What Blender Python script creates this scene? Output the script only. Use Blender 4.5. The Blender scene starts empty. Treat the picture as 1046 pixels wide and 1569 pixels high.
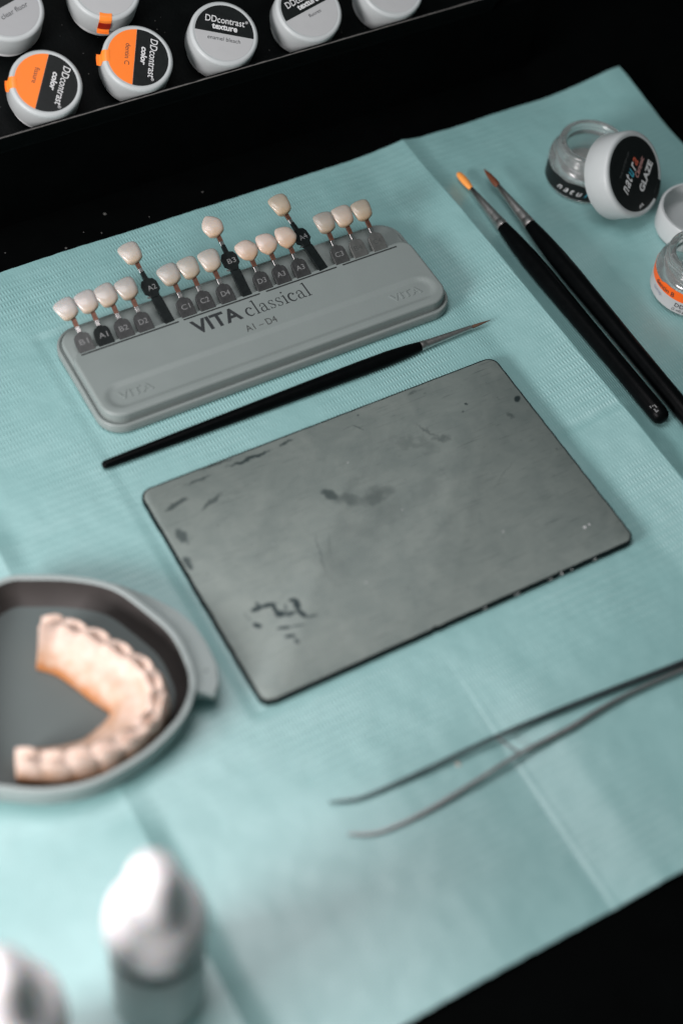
import bpy, math, random
from mathutils import Vector, Matrix
random.seed(7)
S = 0.001                      # everything below is written in millimetres
sc = bpy.context.scene
COL = sc.collection
PI = math.pi

# ------------------------------------------------------------------ camera
cam_d = bpy.data.cameras.new('camera'); cam = bpy.data.objects.new('camera', cam_d); COL.objects.link(cam)
cx = Vector((0.86982386, -0.48684053, 0.07995462))
cy = -Vector((-0.35464128, -0.72964901, -0.58467245))
cz = -Vector((0.34298106, 0.48020684, -0.80731987))
M3 = Matrix((cx, cy, cz)).transposed()
cam.matrix_world = Matrix.Translation((0, 0, 0.640)) @ M3.to_4x4()
cam_d.sensor_fit = 'VERTICAL'; cam_d.sensor_height = 36; cam_d.sensor_width = 24
cam_d.lens = 55.34
cam_d.clip_start = 0.01; cam_d.clip_end = 50
cam_d.dof.use_dof = True; cam_d.dof.focus_distance = 0.868; cam_d.dof.aperture_fstop = 2.9
sc.camera = cam

# ------------------------------------------------------------------ world and lamps
world = bpy.data.worlds.new('World'); sc.world = world; world.use_nodes = True
wn = world.node_tree.nodes; wl = world.node_tree.links
bg = wn['Background']; bg.inputs['Strength'].default_value = 0.205
wtc = wn.new('ShaderNodeTexCoord'); wsep = wn.new('ShaderNodeSeparateXYZ'); wr = wn.new('ShaderNodeValToRGB')
wl.new(wtc.outputs['Generated'], wsep.inputs[0])
wm = wn.new('ShaderNodeMath'); wm.operation = 'MULTIPLY_ADD'; wm.inputs[1].default_value = -0.5; wm.inputs[2].default_value = 0.5
wl.new(wsep.outputs['X'], wm.inputs[0]); wl.new(wm.outputs[0], wr.inputs[0])
wr.color_ramp.elements[0].color = (0.26, 0.31, 0.31, 1); wr.color_ramp.elements[0].position = 0.0
wr.color_ramp.elements[1].color = (0.72, 0.94, 0.93, 1); wr.color_ramp.elements[1].position = 1.0
wl.new(wr.outputs[0], bg.inputs['Color'])

def area(name, loc, target, w, h, power, color):
    l = bpy.data.lights.new(name, 'AREA'); l.shape = 'RECTANGLE'; l.size = w; l.size_y = h
    l.energy = power; l.color = color
    o = bpy.data.objects.new(name, l); COL.objects.link(o); o.location = loc
    d = Vector(target) - Vector(loc); o.rotation_euler = d.to_track_quat('-Z', 'Y').to_euler()
    return o
area('window_light', (-0.58, 0.235, 0.38), (0.25, 0.31, 0), 0.32, 0.22, 10.4, (1.0, 0.94, 0.945))
area('overhead_wash_fill', (0.06, 0.48, 0.92), (0.06, 0.30, 0), 0.60, 0.46, 5.2, (1.0, 0.95, 0.975))  # unseen overhead fill, added to brighten the near paper with a pale wash

sc.view_settings.view_transform = 'Standard'; sc.view_settings.look = 'None'
sc.view_settings.gamma = 1; sc.view_settings.exposure = 0.10; sc.view_settings.use_curve_mapping = False
sc.render.engine = 'CYCLES'

# ------------------------------------------------------------------ materials
def mat(name, col, rough=0.5, metal=0.0, spec=0.5, noise=0.0, nscale=200, bump=0.0, bscale=900, sss=0.0, trans=0.0, ior=1.45, coat=0.0, alpha=1.0):
    m = bpy.data.materials.new(name); m.use_nodes = True
    nt = m.node_tree; b = nt.nodes['Principled BSDF']
    b.inputs['Base Color'].default_value = (*col, 1); b.inputs['Roughness'].default_value = rough
    b.inputs['Metallic'].default_value = metal; b.inputs['Specular IOR Level'].default_value = spec
    b.inputs['IOR'].default_value = ior; b.inputs['Transmission Weight'].default_value = trans
    b.inputs['Coat Weight'].default_value = coat
    if sss:
        b.inputs['Subsurface Weight'].default_value = sss
        b.inputs['Subsurface Radius'].default_value = (1.0, 0.6, 0.4); b.inputs['Subsurface Scale'].default_value = 0.003
    tc = nt.nodes.new('ShaderNodeTexCoord')
    if noise:
        n = nt.nodes.new('ShaderNodeTexNoise'); n.inputs['Scale'].default_value = nscale; n.inputs['Detail'].default_value = 5
        nt.links.new(tc.outputs['Object'], n.inputs['Vector'])
        mx = nt.nodes.new('ShaderNodeMix'); mx.data_type = 'RGBA'
        mx.inputs[6].default_value = tuple(c * (1 - noise) for c in col) + (1,)
        mx.inputs[7].default_value = tuple(min(1, c * (1 + noise)) for c in col) + (1,)
        nt.links.new(n.outputs['Fac'], mx.inputs[0]); nt.links.new(mx.outputs[2], b.inputs['Base Color'])
        mr = nt.nodes.new('ShaderNodeMapRange'); mr.inputs[3].default_value = max(0, rough - .08); mr.inputs[4].default_value = min(1, rough + .08)
        nt.links.new(n.outputs['Fac'], mr.inputs[0]); nt.links.new(mr.outputs[0], b.inputs['Roughness'])
    if bump:
        n2 = nt.nodes.new('ShaderNodeTexNoise'); n2.inputs['Scale'].default_value = bscale; n2.inputs['Detail'].default_value = 3
        nt.links.new(tc.outputs['Object'], n2.inputs['Vector'])
        bp = nt.nodes.new('ShaderNodeBump'); bp.inputs['Strength'].default_value = bump; bp.inputs['Distance'].default_value = 0.0004
        nt.links.new(n2.outputs['Fac'], bp.inputs['Height']); nt.links.new(bp.outputs['Normal'], b.inputs['Normal'])
    return m

def N(nt, kind, **kw):
    n = nt.nodes.new(kind)
    for k, v in kw.items(): setattr(n, k, v)
    return n
def math_node(nt, op, a, b=None, c=None, clamp=False):
    n = nt.nodes.new('ShaderNodeMath'); n.operation = op; n.use_clamp = clamp
    for i, v in enumerate((a, b, c)):
        if v is None: continue
        if isinstance(v, (int, float)): n.inputs[i].default_value = v
        else: nt.links.new(v, n.inputs[i])
    return n.outputs[0]

def mat_paper():
    m = mat('teal_tissue', (0.30, 0.535, 0.545), 0.46, spec=1.0, coat=1.0)
    nt = m.node_tree; b = nt.nodes['Principled BSDF']
    b.inputs['Coat Roughness'].default_value = .47; b.inputs['Coat IOR'].default_value = 1.8
    tc = N(nt, 'ShaderNodeTexCoord'); sp = N(nt, 'ShaderNodeSeparateXYZ')
    wob = N(nt, 'ShaderNodeTexNoise'); wob.inputs['Scale'].default_value = 28; wob.inputs['Detail'].default_value = 2
    nt.links.new(tc.outputs['Object'], wob.inputs['Vector'])
    wv = N(nt, 'ShaderNodeVectorMath', operation='MULTIPLY_ADD'); wv.inputs[1].default_value = (0.0022, 0.0028, 0)
    nt.links.new(wob.outputs['Color'], wv.inputs[0]); nt.links.new(tc.outputs['Object'], wv.inputs[2])
    nt.links.new(wv.outputs[0], sp.inputs[0])
    x = sp.outputs['X']; y = sp.outputs['Y']
    # rows of short embossed ribs: 1.65 mm apart, 3.4 mm long, rows 4.4 mm apart, odd rows offset
    row = math_node(nt, 'MULTIPLY', y, 1 / 0.0044)
    rowf = math_node(nt, 'FLOOR', row)
    off = math_node(nt, 'MULTIPLY', rowf, 0.13)
    col = math_node(nt, 'ADD', math_node(nt, 'MULTIPLY', x, 1 / 0.00175), off)
    cs = math_node(nt, 'MULTIPLY_ADD', math_node(nt, 'COSINE', math_node(nt, 'MULTIPLY', col, 2 * PI)), 0.5, 0.5)
    cr = math_node(nt, 'MULTIPLY_ADD', math_node(nt, 'COSINE', math_node(nt, 'MULTIPLY', row, 2 * PI)), -0.5, 0.5)
    cr = math_node(nt, 'POWER', cr, 0.55)
    h = math_node(nt, 'MULTIPLY', cs, cr)
    var = N(nt, 'ShaderNodeTexNoise'); var.inputs['Scale'].default_value = 16; var.inputs['Detail'].default_value = 4
    nt.links.new(tc.outputs['Object'], var.inputs['Vector'])
    vr = N(nt, 'ShaderNodeMapRange'); vr.inputs[1].default_value = .38; vr.inputs[2].default_value = .62; vr.inputs[3].default_value = .08; vr.inputs[4].default_value = 1.0
    nt.links.new(var.outputs['Fac'], vr.inputs[0])
    h = math_node(nt, 'MULTIPLY', h, vr.outputs[0])
    fine = N(nt, 'ShaderNodeTexNoise'); fine.inputs['Scale'].default_value = 1300; fine.inputs['Detail'].default_value = 4
    nt.links.new(tc.outputs['Object'], fine.inputs['Vector'])
    crs = N(nt, 'ShaderNodeTexNoise'); crs.inputs['Scale'].default_value = 90; crs.inputs['Detail'].default_value = 5
    nt.links.new(tc.outputs['Object'], crs.inputs['Vector'])
    hh = math_node(nt, 'ADD', math_node(nt, 'MULTIPLY', h, 0.9), math_node(nt, 'MULTIPLY', fine.outputs['Fac'], 0.35))
    hh = math_node(nt, 'ADD', hh, math_node(nt, 'MULTIPLY', crs.outputs['Fac'], 1.6))
    bp = N(nt, 'ShaderNodeBump'); bp.inputs['Strength'].default_value = 0.75; bp.inputs['Distance'].default_value = 0.00034
    nt.links.new(hh, bp.inputs['Height']); nt.links.new(bp.outputs['Normal'], b.inputs['Normal'])
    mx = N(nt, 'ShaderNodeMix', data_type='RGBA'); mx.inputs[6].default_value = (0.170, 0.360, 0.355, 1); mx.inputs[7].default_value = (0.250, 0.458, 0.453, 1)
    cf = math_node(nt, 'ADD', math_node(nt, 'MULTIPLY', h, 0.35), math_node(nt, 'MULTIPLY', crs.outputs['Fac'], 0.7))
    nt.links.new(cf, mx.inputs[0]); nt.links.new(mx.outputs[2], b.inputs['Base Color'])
    return m

def mat_slab():
    m = mat('worn_grey_plate', (0.2, 0.2, 0.2), 0.36, spec=0.5)
    nt = m.node_tree; b = nt.nodes['Principled BSDF']
    b.inputs['Metallic'].default_value = 0.35
    tc = N(nt, 'ShaderNodeTexCoord'); sp = N(nt, 'ShaderNodeSeparateXYZ'); nt.links.new(tc.outputs['Object'], sp.inputs[0])
    wob = N(nt, 'ShaderNodeTexNoise'); wob.inputs['Scale'].default_value = 190; wob.inputs['Detail'].default_value = 5; wob.inputs['Roughness'].default_value = .65
    nt.links.new(tc.outputs['Object'], wob.inputs['Vector'])
    wc = N(nt, 'ShaderNodeSeparateColor'); nt.links.new(wob.outputs['Color'], wc.inputs[0])
    total = None
    # x, y (mm, plate-centre coordinates), rx, ry, angle, strength, wobble
    marks = [(-20, 24, 6, 3.4, -60, .72, 4), (-14, 18, 10, 5, -40, .50, 7), (1, 13, 12, 5.5, 5, .52, 8), (-17, -2, 17, 8, -20, .12, 12), (0, 2, 12, 9, 10, .20, 14), (46, 38, 9, 1.4, -60, .5, 6), (50, 30, 6, 2.4, -25, .5, 8), (35, 34, 14, 6, -40, .25, 16),
             (101, 36, 2.7, 1.9, 40, .95, 1.5), (91, 28, 1.6, 3.0, 10, .5, 4), (74, 45, 1.0, 1.0, 0, .9, 2), (70, 41, .8, .6, 0, .7, 2),
             (-46, 62, 14, 1.3, 0, .85, 4.5), (-24, 63, 5, 1.2, 5, .75, 5), (-75, 61, 9, 1.1, -4, .6, 5), (-63, 66, 11, .5, -2, .9, 2), (-92, 52, 8, 1.8, 12, .7, 4), (-98, 33, 3.0, 6, 10, .7, 5), (-102, 18, 2.2, 5, 0, .8, 4), (-76, 46, 9, 1.5, 20, .6, 4),
             (-42, -6, .7, 15, -16, .45, 3), (-36, -4, .6, 11, -22, .3, 3), (-40, -14, 9, 16, 0, .15, 14), (14, 56, 4, .5, -55, .6, 2), (18, 63, .8, .6, 0, .8, 1), (52, 64, 4, .8, 5, .5, 3),
             (-84.4, -19.9, 3.81, 1.71, 0, 1.0, 0.8), (-78.7, -20.5, 4.81, 1.5, -11, 1.0, 0.8), (-76.7, -24.0, 3.88, 1.5, -92, 1.0, 0.8), (-75.9, -27.3, 3.14, 2.42, -22, 1.0, 0.8), (-71.7, -29.2, 3.88, 1.6, -6, 0.8800000000000001, 0.8), (-71.9, -25.6, 3.35, 0.9, -113, 0.6050000000000001, 0.8), (-66.6, -23.2, 2.71, 1.41, -18, 0.935, 0.8), (-66.1, -26.2, 4.06, 2.21, -101, 1.0, 0.8), (-66.4, -31.5, 4.14, 1.8, -72, 1.0, 0.8), (-62.7, -35.2, 3.6, 1.01, -14, 0.66, 0.8), (-77.8, -35.0, 4.21, 1.2, -16, 0.8800000000000001, 0.8), (-71.3, -36.8, 4.01, 0.81, -18, 0.66, 0.8), (-77.3, -40.3, 3.23, 1.3, -15, 0.9900000000000001, 0.8), (-75.8, -44.2, 2.0, 1.11, -86, 0.8250000000000001, 0.8), (-88.4, -28.3, 2.83, 1.71, -49, 1.0, 0.8), (-90.8, -20.3, 1.43, 0.7, -99, 0.49500000000000005, 0.8), (-90.4, -23.2, 2.45, 0.7, -74, 0.44000000000000006, 0.8), (-82.9, -18.1, 2.41, 1.11, -76, 0.77, 0.8), (-71.7, -29.7, 2.21, 1.2, -133, 0.66, 0.8),
             (30, 8, 22, 5, 25, .12, 14), (66, -4, 14, .35, 28, .35, 3), (20, -18, 24, 3, 22, .12, 10), (-8, 24, 16, 3, 20, .14, 10)]
    for (mx_, my_, rx, ry, ang, st, wb) in marks:
        a = math.radians(ang); ca, sa = math.cos(a), math.sin(a)
        wx = math_node(nt, 'MULTIPLY_ADD', wc.outputs[0], wb * S * 1.6, -mx_ * S - wb * S * .8)
        wy = math_node(nt, 'MULTIPLY_ADD', wc.outputs[1], wb * S * 1.6, -my_ * S - wb * S * .8)
        dx = math_node(nt, 'ADD', sp.outputs['X'], wx); dy = math_node(nt, 'ADD', sp.outputs['Y'], wy)
        u = math_node(nt, 'ADD', math_node(nt, 'MULTIPLY', dx, ca / (rx * S)), math_node(nt, 'MULTIPLY', dy, sa / (rx * S)))
        v = math_node(nt, 'ADD', math_node(nt, 'MULTIPLY', dx, -sa / (ry * S)), math_node(nt, 'MULTIPLY', dy, ca / (ry * S)))
        r2 = math_node(nt, 'ADD', math_node(nt, 'MULTIPLY', u, u), math_node(nt, 'MULTIPLY', v, v))
        k = 1.6 if st > .55 else 1.0
        e = math_node(nt, 'MULTIPLY', math_node(nt, 'SUBTRACT', k, math_node(nt, 'MULTIPLY', r2, k), clamp=True), st)
        total = e if total is None else math_node(nt, 'MAXIMUM', total, e)
    # wiped streaks and fine scratches
    mp = N(nt, 'ShaderNodeMapping'); mp.inputs['Rotation'].default_value = (0, 0, -0.45); mp.inputs['Scale'].default_value = (30, 160, 1)
    nt.links.new(tc.outputs['Object'], mp.inputs[0])
    st_ = N(nt, 'ShaderNodeTexNoise'); st_.inputs['Scale'].default_value = 1; st_.inputs['Detail'].default_value = 8; st_.inputs['Distortion'].default_value = 1.2
    nt.links.new(mp.outputs[0], st_.inputs['Vector'])
    cl = N(nt, 'ShaderNodeTexNoise'); cl.inputs['Scale'].default_value = 48; cl.inputs['Detail'].default_value = 12; cl.inputs['Roughness'].default_value = .68; cl.inputs['Distortion'].default_value = .5
    nt.links.new(tc.outputs['Object'], cl.inputs['Vector'])
    f = math_node(nt, 'ADD', math_node(nt, 'MULTIPLY', st_.outputs['Fac'], .16), math_node(nt, 'MULTIPLY', cl.outputs['Fac'], .86))
    cr = N(nt, 'ShaderNodeValToRGB'); cr.color_ramp.elements[0].position = .36; cr.color_ramp.elements[1].position = .72
    cr.color_ramp.elements[0].color = (0.168, 0.202, 0.190, 1); cr.color_ramp.elements[1].color = (0.232, 0.266, 0.246, 1)
    nt.links.new(f, cr.inputs[0])
    mp2 = N(nt, 'ShaderNodeMapping'); mp2.inputs['Rotation'].default_value = (0, 0, 0.9); mp2.inputs['Scale'].default_value = (60, 1500, 1)
    nt.links.new(tc.outputs['Object'], mp2.inputs[0])
    sc2 = N(nt, 'ShaderNodeTexNoise'); sc2.inputs['Scale'].default_value = 1; sc2.inputs['Detail'].default_value = 3; sc2.inputs['Distortion'].default_value = .6
    nt.links.new(mp2.outputs[0], sc2.inputs['Vector'])
    scr = math_node(nt, 'MULTIPLY', math_node(nt, 'SUBTRACT', sc2.outputs['Fac'], .60, clamp=True), 3.2)
    fn = N(nt, 'ShaderNodeTexNoise'); fn.inputs['Scale'].default_value = 420; fn.inputs['Detail'].default_value = 6
    nt.links.new(tc.outputs['Object'], fn.inputs['Vector'])
    dots = math_node(nt, 'MULTIPLY', math_node(nt, 'SUBTRACT', fn.outputs['Fac'], .68, clamp=True), 5.0)
    total = math_node(nt, 'MAXIMUM', total, math_node(nt, 'MAXIMUM', scr, dots))
    mk = N(nt, 'ShaderNodeMix', data_type='RGBA'); mk.inputs[7].default_value = (0.018, 0.032, 0.034, 1)
    nt.links.new(total, mk.inputs[0]); nt.links.new(cr.outputs[0], mk.inputs[6]); nt.links.new(mk.outputs[2], b.inputs['Base Color'])
    rr = N(nt, 'ShaderNodeMapRange'); rr.inputs[1].default_value = .35; rr.inputs[2].default_value = .7; rr.inputs[3].default_value = .50; rr.inputs[4].default_value = .56
    nt.links.new(f, rr.inputs[0]); nt.links.new(rr.outputs[0], b.inputs['Roughness'])
    return m

def mat_denture():
    m = mat('peach_ceramic', (0.9, 0.6, 0.45), 0.5, sss=0.2, coat=0.0)
    nt = m.node_tree; b = nt.nodes['Principled BSDF']
    tc = N(nt, 'ShaderNodeTexCoord'); sp = N(nt, 'ShaderNodeSeparateXYZ'); nt.links.new(tc.outputs['Object'], sp.inputs[0])
    n = N(nt, 'ShaderNodeTexNoise'); n.inputs['Scale'].default_value = 170; nt.links.new(tc.outputs['Object'], n.inputs['Vector'])
    z = math_node(nt, 'MULTIPLY_ADD', sp.outputs['Z'], 1000 / 22, math_node(nt, 'MULTIPLY_ADD', n.outputs['Fac'], .7, -.35))
    cr = N(nt, 'ShaderNodeValToRGB'); e = cr.color_ramp.elements
    e[0].position = 0.12; e[0].color = (0.44, 0.17, 0.05, 1); e[1].position = 0.85; e[1].color = (0.62, 0.48, 0.405, 1)
    k = e.new(0.45); k.color = (0.47, 0.315, 0.225, 1)
    nt.links.new(z, cr.inputs[0]); nt.links.new(cr.outputs[0], b.inputs['Base Color'])
    return m

M = dict(
    table=mat('black_tabletop', (0.0011, 0.0014, 0.0014), 0.6, spec=0.015, noise=.4, nscale=60),
    paper=mat_paper(), slab=mat_slab(),
    slab_edge=mat('black_plate_backing', (0.004, 0.008, 0.009), 0.5, spec=.08, noise=.4, nscale=300),
    chip=mat('pale_chipped_edge', (0.45, 0.47, 0.46), 0.4),
    grey=mat('grey_guide_plastic', (0.20, 0.232, 0.224), 0.42, spec=.4, noise=.05, nscale=60, bump=.12, bscale=1500),
    slit=mat('dark_slit', (0.02, 0.024, 0.024), 0.6),
    ink=mat('dark_ink', (0.022, 0.026, 0.028), 0.5),
    ink_soft=mat('grey_ink', (0.045, 0.05, 0.048), 0.6),
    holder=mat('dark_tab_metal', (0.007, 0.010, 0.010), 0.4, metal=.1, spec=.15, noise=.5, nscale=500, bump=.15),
    holder_reflecting=mat('tab_metal_reflection', (0.055, 0.058, 0.057), 0.4, metal=.4, spec=.4, noise=.4, nscale=500, bump=.15),  # paler copy of the tab metal, its reflections put into the colour
    engr=mat('pale_engraving', (0.17, 0.175, 0.175), 0.5),
    stem=mat('steel_stem', (0.50, 0.48, 0.47), 0.22, metal=1.0, noise=.1, nscale=600),
    stem_refl=mat('tooth_reflection_steel', (0.13, 0.06, 0.04), 0.35, metal=.6, noise=.5, nscale=500),  # brown of the tooth mirrored in the stem, given as a colour
    black_handle=mat('black_lacquer', (0.0014, 0.0018, 0.002), 0.35, spec=.06, noise=.3, nscale=200),
    ferrule=mat('brushed_nickel', (0.50, 0.47, 0.46), 0.34, metal=1.0, noise=.12, nscale=700, bump=.2),
    br_orange=mat('golden_orange_bristle', (0.80, 0.30, 0.06), 0.6, noise=.25, nscale=1500),
    br_brown=mat('red_brown_bristle', (0.11, 0.030, 0.010), 0.6, noise=.4, nscale=1500),
    br_dark=mat('dark_brown_bristle', (0.10, 0.055, 0.035), 0.6, noise=.4, nscale=1500),
    white=mat('white_cap_plastic', (0.43, 0.46, 0.46), 0.38, spec=.4, noise=.04, nscale=80),
    label_white=mat('off_white_label', (0.40, 0.41, 0.412), 0.5, noise=.04, nscale=150),
    label_grey=mat('grey_label', (0.33, 0.34, 0.345), 0.5, noise=.04, nscale=150),
    label_black=mat('black_label', (0.006, 0.008, 0.008), 0.4, spec=.25, noise=.4, nscale=300),
    orange=mat('orange_label', (0.88, 0.19, 0.012), 0.5, noise=.05, nscale=100),
    orange2=mat('deep_orange_band', (0.80, 0.115, 0.006), 0.45),
    tape=mat('orange_seal_strip', (0.92, 0.24, 0.03), 0.35),
    red=mat('dark_red_seal', (0.30, 0.012, 0.004), 0.4),
    print_white=mat('white_print', (0.62, 0.63, 0.63), 0.5),
    print_dim=mat('dim_grey_print', (0.05, 0.055, 0.055), 0.5),
    print_blue=mat('blue_print', (0.05, 0.32, 0.42), 0.5),
    print_red=mat('rust_print', (0.45, 0.09, 0.05), 0.5),
    print_pink=mat('pink_print', (0.55, 0.30, 0.28), 0.5),
    print_mauve=mat('grey_blue_print', (0.28, 0.30, 0.36), 0.5),
    glass=mat('jar_glass', (0.80, 0.84, 0.83), 0.14, trans=.88, ior=1.45, spec=.5, noise=.06, nscale=60, bump=.35, bscale=160),
    gel=mat('milky_glaze_paste', (0.45, 0.47, 0.46), 0.3, trans=.55, ior=1.4),
    tray=mat('black_tray_plastic', (0.0022, 0.003, 0.003), 0.42, spec=.05, noise=.5, nscale=90, bump=.3, bscale=500),
    tray_highlight=mat('tray_edge_highlight', (0.10, 0.095, 0.09), 0.45, noise=.6, nscale=300),  # pale colour painted for the highlight along the tray edge
    case=mat('grey_case_plastic', (0.30, 0.345, 0.338), 0.62, spec=.3, noise=.05, nscale=60),
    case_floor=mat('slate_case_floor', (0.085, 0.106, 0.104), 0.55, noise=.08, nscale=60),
    case_wall=mat('brown_black_case_wall', (0.040, 0.035, 0.033), 0.6, noise=.15, nscale=60),  # inner wall coloured darker and browner than the shell
    denture=mat_denture(),
    bottle=mat('white_bottle_plastic', (0.90, 0.87, 0.88), 0.45, sss=.5, noise=.03, nscale=60),
    bottle_body=mat('grey_white_bottle_plastic', (0.66, 0.68, 0.68), 0.4, noise=.03, nscale=60),
    bottle_neck=mat('dark_neck_ring', (0.015, 0.024, 0.026), 0.4),
    steel_dark=mat('dark_tweezer_steel', (0.075, 0.085, 0.09), 0.34, metal=.85, noise=.3, nscale=200),
    steel_warm=mat('warm_grey_tweezer_steel', (0.27, 0.24, 0.24), 0.36, metal=.85, noise=.3, nscale=200),
    dust=mat('pale_dust', (0.075, 0.075, 0.07), 0.8),
    crumb=mat('tan_crumb', (0.50, 0.42, 0.36), 0.8),
)
def tooth_mat(i, c, y0=15.0, L=12.0):
    m = mat('shade_tooth_ceramic', c, 0.28, sss=.3, coat=.10, spec=.45)
    nt = m.node_tree; b = nt.nodes['Principled BSDF']
    tc = N(nt, 'ShaderNodeTexCoord'); sp = N(nt, 'ShaderNodeSeparateXYZ'); nt.links.new(tc.outputs['Object'], sp.inputs[0])
    n = N(nt, 'ShaderNodeTexNoise'); n.inputs['Scale'].default_value = 350; nt.links.new(tc.outputs['Object'], n.inputs['Vector'])
    t = math_node(nt, 'MULTIPLY_ADD', sp.outputs['Y'], 1000 / L, math_node(nt, 'MULTIPLY_ADD', n.outputs['Fac'], .3, -y0 / L - .15))
    cr = N(nt, 'ShaderNodeValToRGB'); e = cr.color_ramp.elements
    e[0].position = .02; e[0].color = (c[0] * .88, c[1] * .76, c[2] * .60, 1)      # deeper neck
    e[1].position = .98; e[1].color = (c[0] * .74, c[1] * .80, c[2] * .84, 1)      # greyer biting edge
    k = e.new(.40); k.color = (*c, 1)
    nt.links.new(t, cr.inputs[0]); nt.links.new(cr.outputs[0], b.inputs['Base Color'])
    return m

# ------------------------------------------------------------------ mesh helpers
class MB:
    def __init__(s): s.v = []; s.f = []; s.mi = []; s.cur = 0
    def add(s, vs, fs, mi=None):
        o = len(s.v); s.v += [tuple(q) for q in vs]
        for f in fs: s.f.append(tuple(i + o for i in f)); s.mi.append(s.cur if mi is None else mi)
    def rings(s, rings, cap0=True, cap1=True, mi=None):
        n = len(rings[0]); vs = [q for r in rings for q in r]; fs = []
        for k in range(len(rings) - 1):
            for i in range(n):
                j = (i + 1) % n
                fs.append((k * n + i, k * n + j, (k + 1) * n + j, (k + 1) * n + i))
        if cap0: fs.append(tuple(range(n))[::-1])
        if cap1: fs.append(tuple((len(rings) - 1) * n + i for i in range(n)))
        s.add(vs, fs, mi)
    def lathe(s, prof, seg=64, mi=None, c=(0, 0, 0), closed=False):
        rr = [[(c[0] + r * math.cos(2 * PI * i / seg), c[1] + r * math.sin(2 * PI * i / seg), c[2] + z) for i in range(seg)] for r, z in prof]
        if closed: rr.append(rr[0]); s.rings(rr, False, False, mi)
        else: s.rings(rr, True, True, mi)
    def prism(s, poly, z0, z1, mi=None):
        s.rings([[(x, y, z0) for x, y in poly], [(x, y, z1) for x, y in poly]], mi=mi)
    def box(s, x0, x1, y0, y1, z0, z1, mi=None):
        s.prism([(x0, y0), (x1, y0), (x1, y1), (x0, y1)], z0, z1, mi)
    def xf(s, fn): s.v = [tuple(fn(*q)) for q in s.v]; return s
    def build(s, name, mats, parent=None, smooth=True, angle=35, bevel=0, subsurf=0):
        me = bpy.data.meshes.new(name)
        me.from_pydata([(x * S, y * S, z * S) for x, y, z in s.v], [], s.f)
        if not isinstance(mats, (list, tuple)): mats = [mats]
        for m in mats: me.materials.append(m)
        for p, k in zip(me.polygons, s.mi): p.material_index = k
        if smooth:
            me.polygons.foreach_set('use_smooth', [True] * len(me.polygons))
            me.set_sharp_from_angle(angle=math.radians(angle))
        me.validate(); me.update()
        o = bpy.data.objects.new(name, me); COL.objects.link(o)
        if parent: o.parent = parent
        if bevel:
            b = o.modifiers.new('bevel', 'BEVEL'); b.width = bevel * S; b.segments = 2; b.limit_method = 'ANGLE'
        if subsurf:
            b = o.modifiers.new('sub', 'SUBSURF'); b.levels = subsurf; b.render_levels = subsurf
        return o

def tag(o, label=None, cat=None, group=None, kind=None):
    for k, v in (('label', label), ('category', cat), ('group', group), ('kind', kind)):
        if v: o[k] = v
    return o
def thing(name, label, cat, loc=(0, 0, 0), group=None, rot=None):
    o = bpy.data.objects.new(name, None); COL.objects.link(o); o.empty_display_size = .01
    o.location = Vector(loc) * S
    if rot is not None: o.rotation_mode = 'QUATERNION'; o.rotation_quaternion = rot
    return tag(o, label, cat, group)

def rrect(x0, x1, y0, y1, r, n=8, rs=None):
    rs = rs or (r, r, r, r); out = []
    for (cx_, cy_, a0, rr) in ((x1 - rs[0], y0 + rs[0], -90, rs[0]), (x1 - rs[1], y1 - rs[1], 0, rs[1]), (x0 + rs[2], y1 - rs[2], 90, rs[2]), (x0 + rs[3], y0 + rs[3], 180, rs[3])):
        for i in range(n + 1):
            a = math.radians(a0 + 90 * i / n); out.append((cx_ + rr * math.cos(a), cy_ + rr * math.sin(a)))
    return out
def inset_rr(x0, x1, y0, y1, r, d, n=8): return rrect(x0 + d, x1 - d, y0 + d, y1 - d, max(.5, r - d), n)

def text_geo(txt, size, bold=0.0, shear=0.0, align='LEFT', spacing=1.0, thick=0.08):
    cu = bpy.data.curves.new('lettering', 'FONT'); cu.body = txt; cu.size = 1; cu.offset = bold; cu.shear = shear
    cu.align_x = align; cu.space_character = spacing; cu.resolution_u = 4; cu.extrude = 0.0
    ob = bpy.data.objects.new('lettering', cu); COL.objects.link(ob)
    dg = bpy.context.evaluated_depsgraph_get(); dg.update()
    me = bpy.data.meshes.new_from_object(ob.evaluated_get(dg))
    bpy.data.objects.remove(ob); bpy.data.curves.remove(cu)
    vs = [(v.co.x * size, v.co.y * size, 0.0) for v in me.vertices]; fs = [tuple(p.vertices) for p in me.polygons]
    # extrude by hand: top, bottom and side walls
    from collections import Counter
    ec = Counter()
    for f in fs:
        for i in range(len(f)):
            ec[(f[i], f[(i + 1) % len(f)])] += 1
    n = len(vs); mb = MB()
    allv = [(x, y, thick) for x, y, z in vs] + [(x, y, 0) for x, y, z in vs]
    allf = list(fs)
    for (a, b) in ec:
        if (b, a) not in ec: allf.append((b, a, a + n, b + n))
    mb.add(allv, allf)
    bpy.data.meshes.remove(me)
    return mb
def text_width(mb): xs = [q[0] for q in mb.v]; return max(xs) - min(xs)
def place_text(mb, x, y, z, ang=0.0, width=None, height=None, center=False):
    xs = [q[0] for q in mb.v]; ys = [q[1] for q in mb.v]
    sx = width / (max(xs) - min(xs)) if width else 1
    sy = height / (max(ys) - min(ys)) if height else sx
    ox = (min(xs) + max(xs)) / 2 if center else min(xs); oy = (min(ys) + max(ys)) / 2 if center else min(ys)
    c, s_ = math.cos(ang), math.sin(ang)
    def f(a, b, d):
        a = (a - ox) * sx; b = (b - oy) * sy
        return (x + a * c - b * s_, y + a * s_ + b * c, z + d)
    return mb.xf(f)

def basis(xd, yd, zd):
    return Matrix((Vector(xd).normalized(), Vector(yd).normalized(), Vector(zd).normalized())).transposed().to_quaternion()

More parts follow.
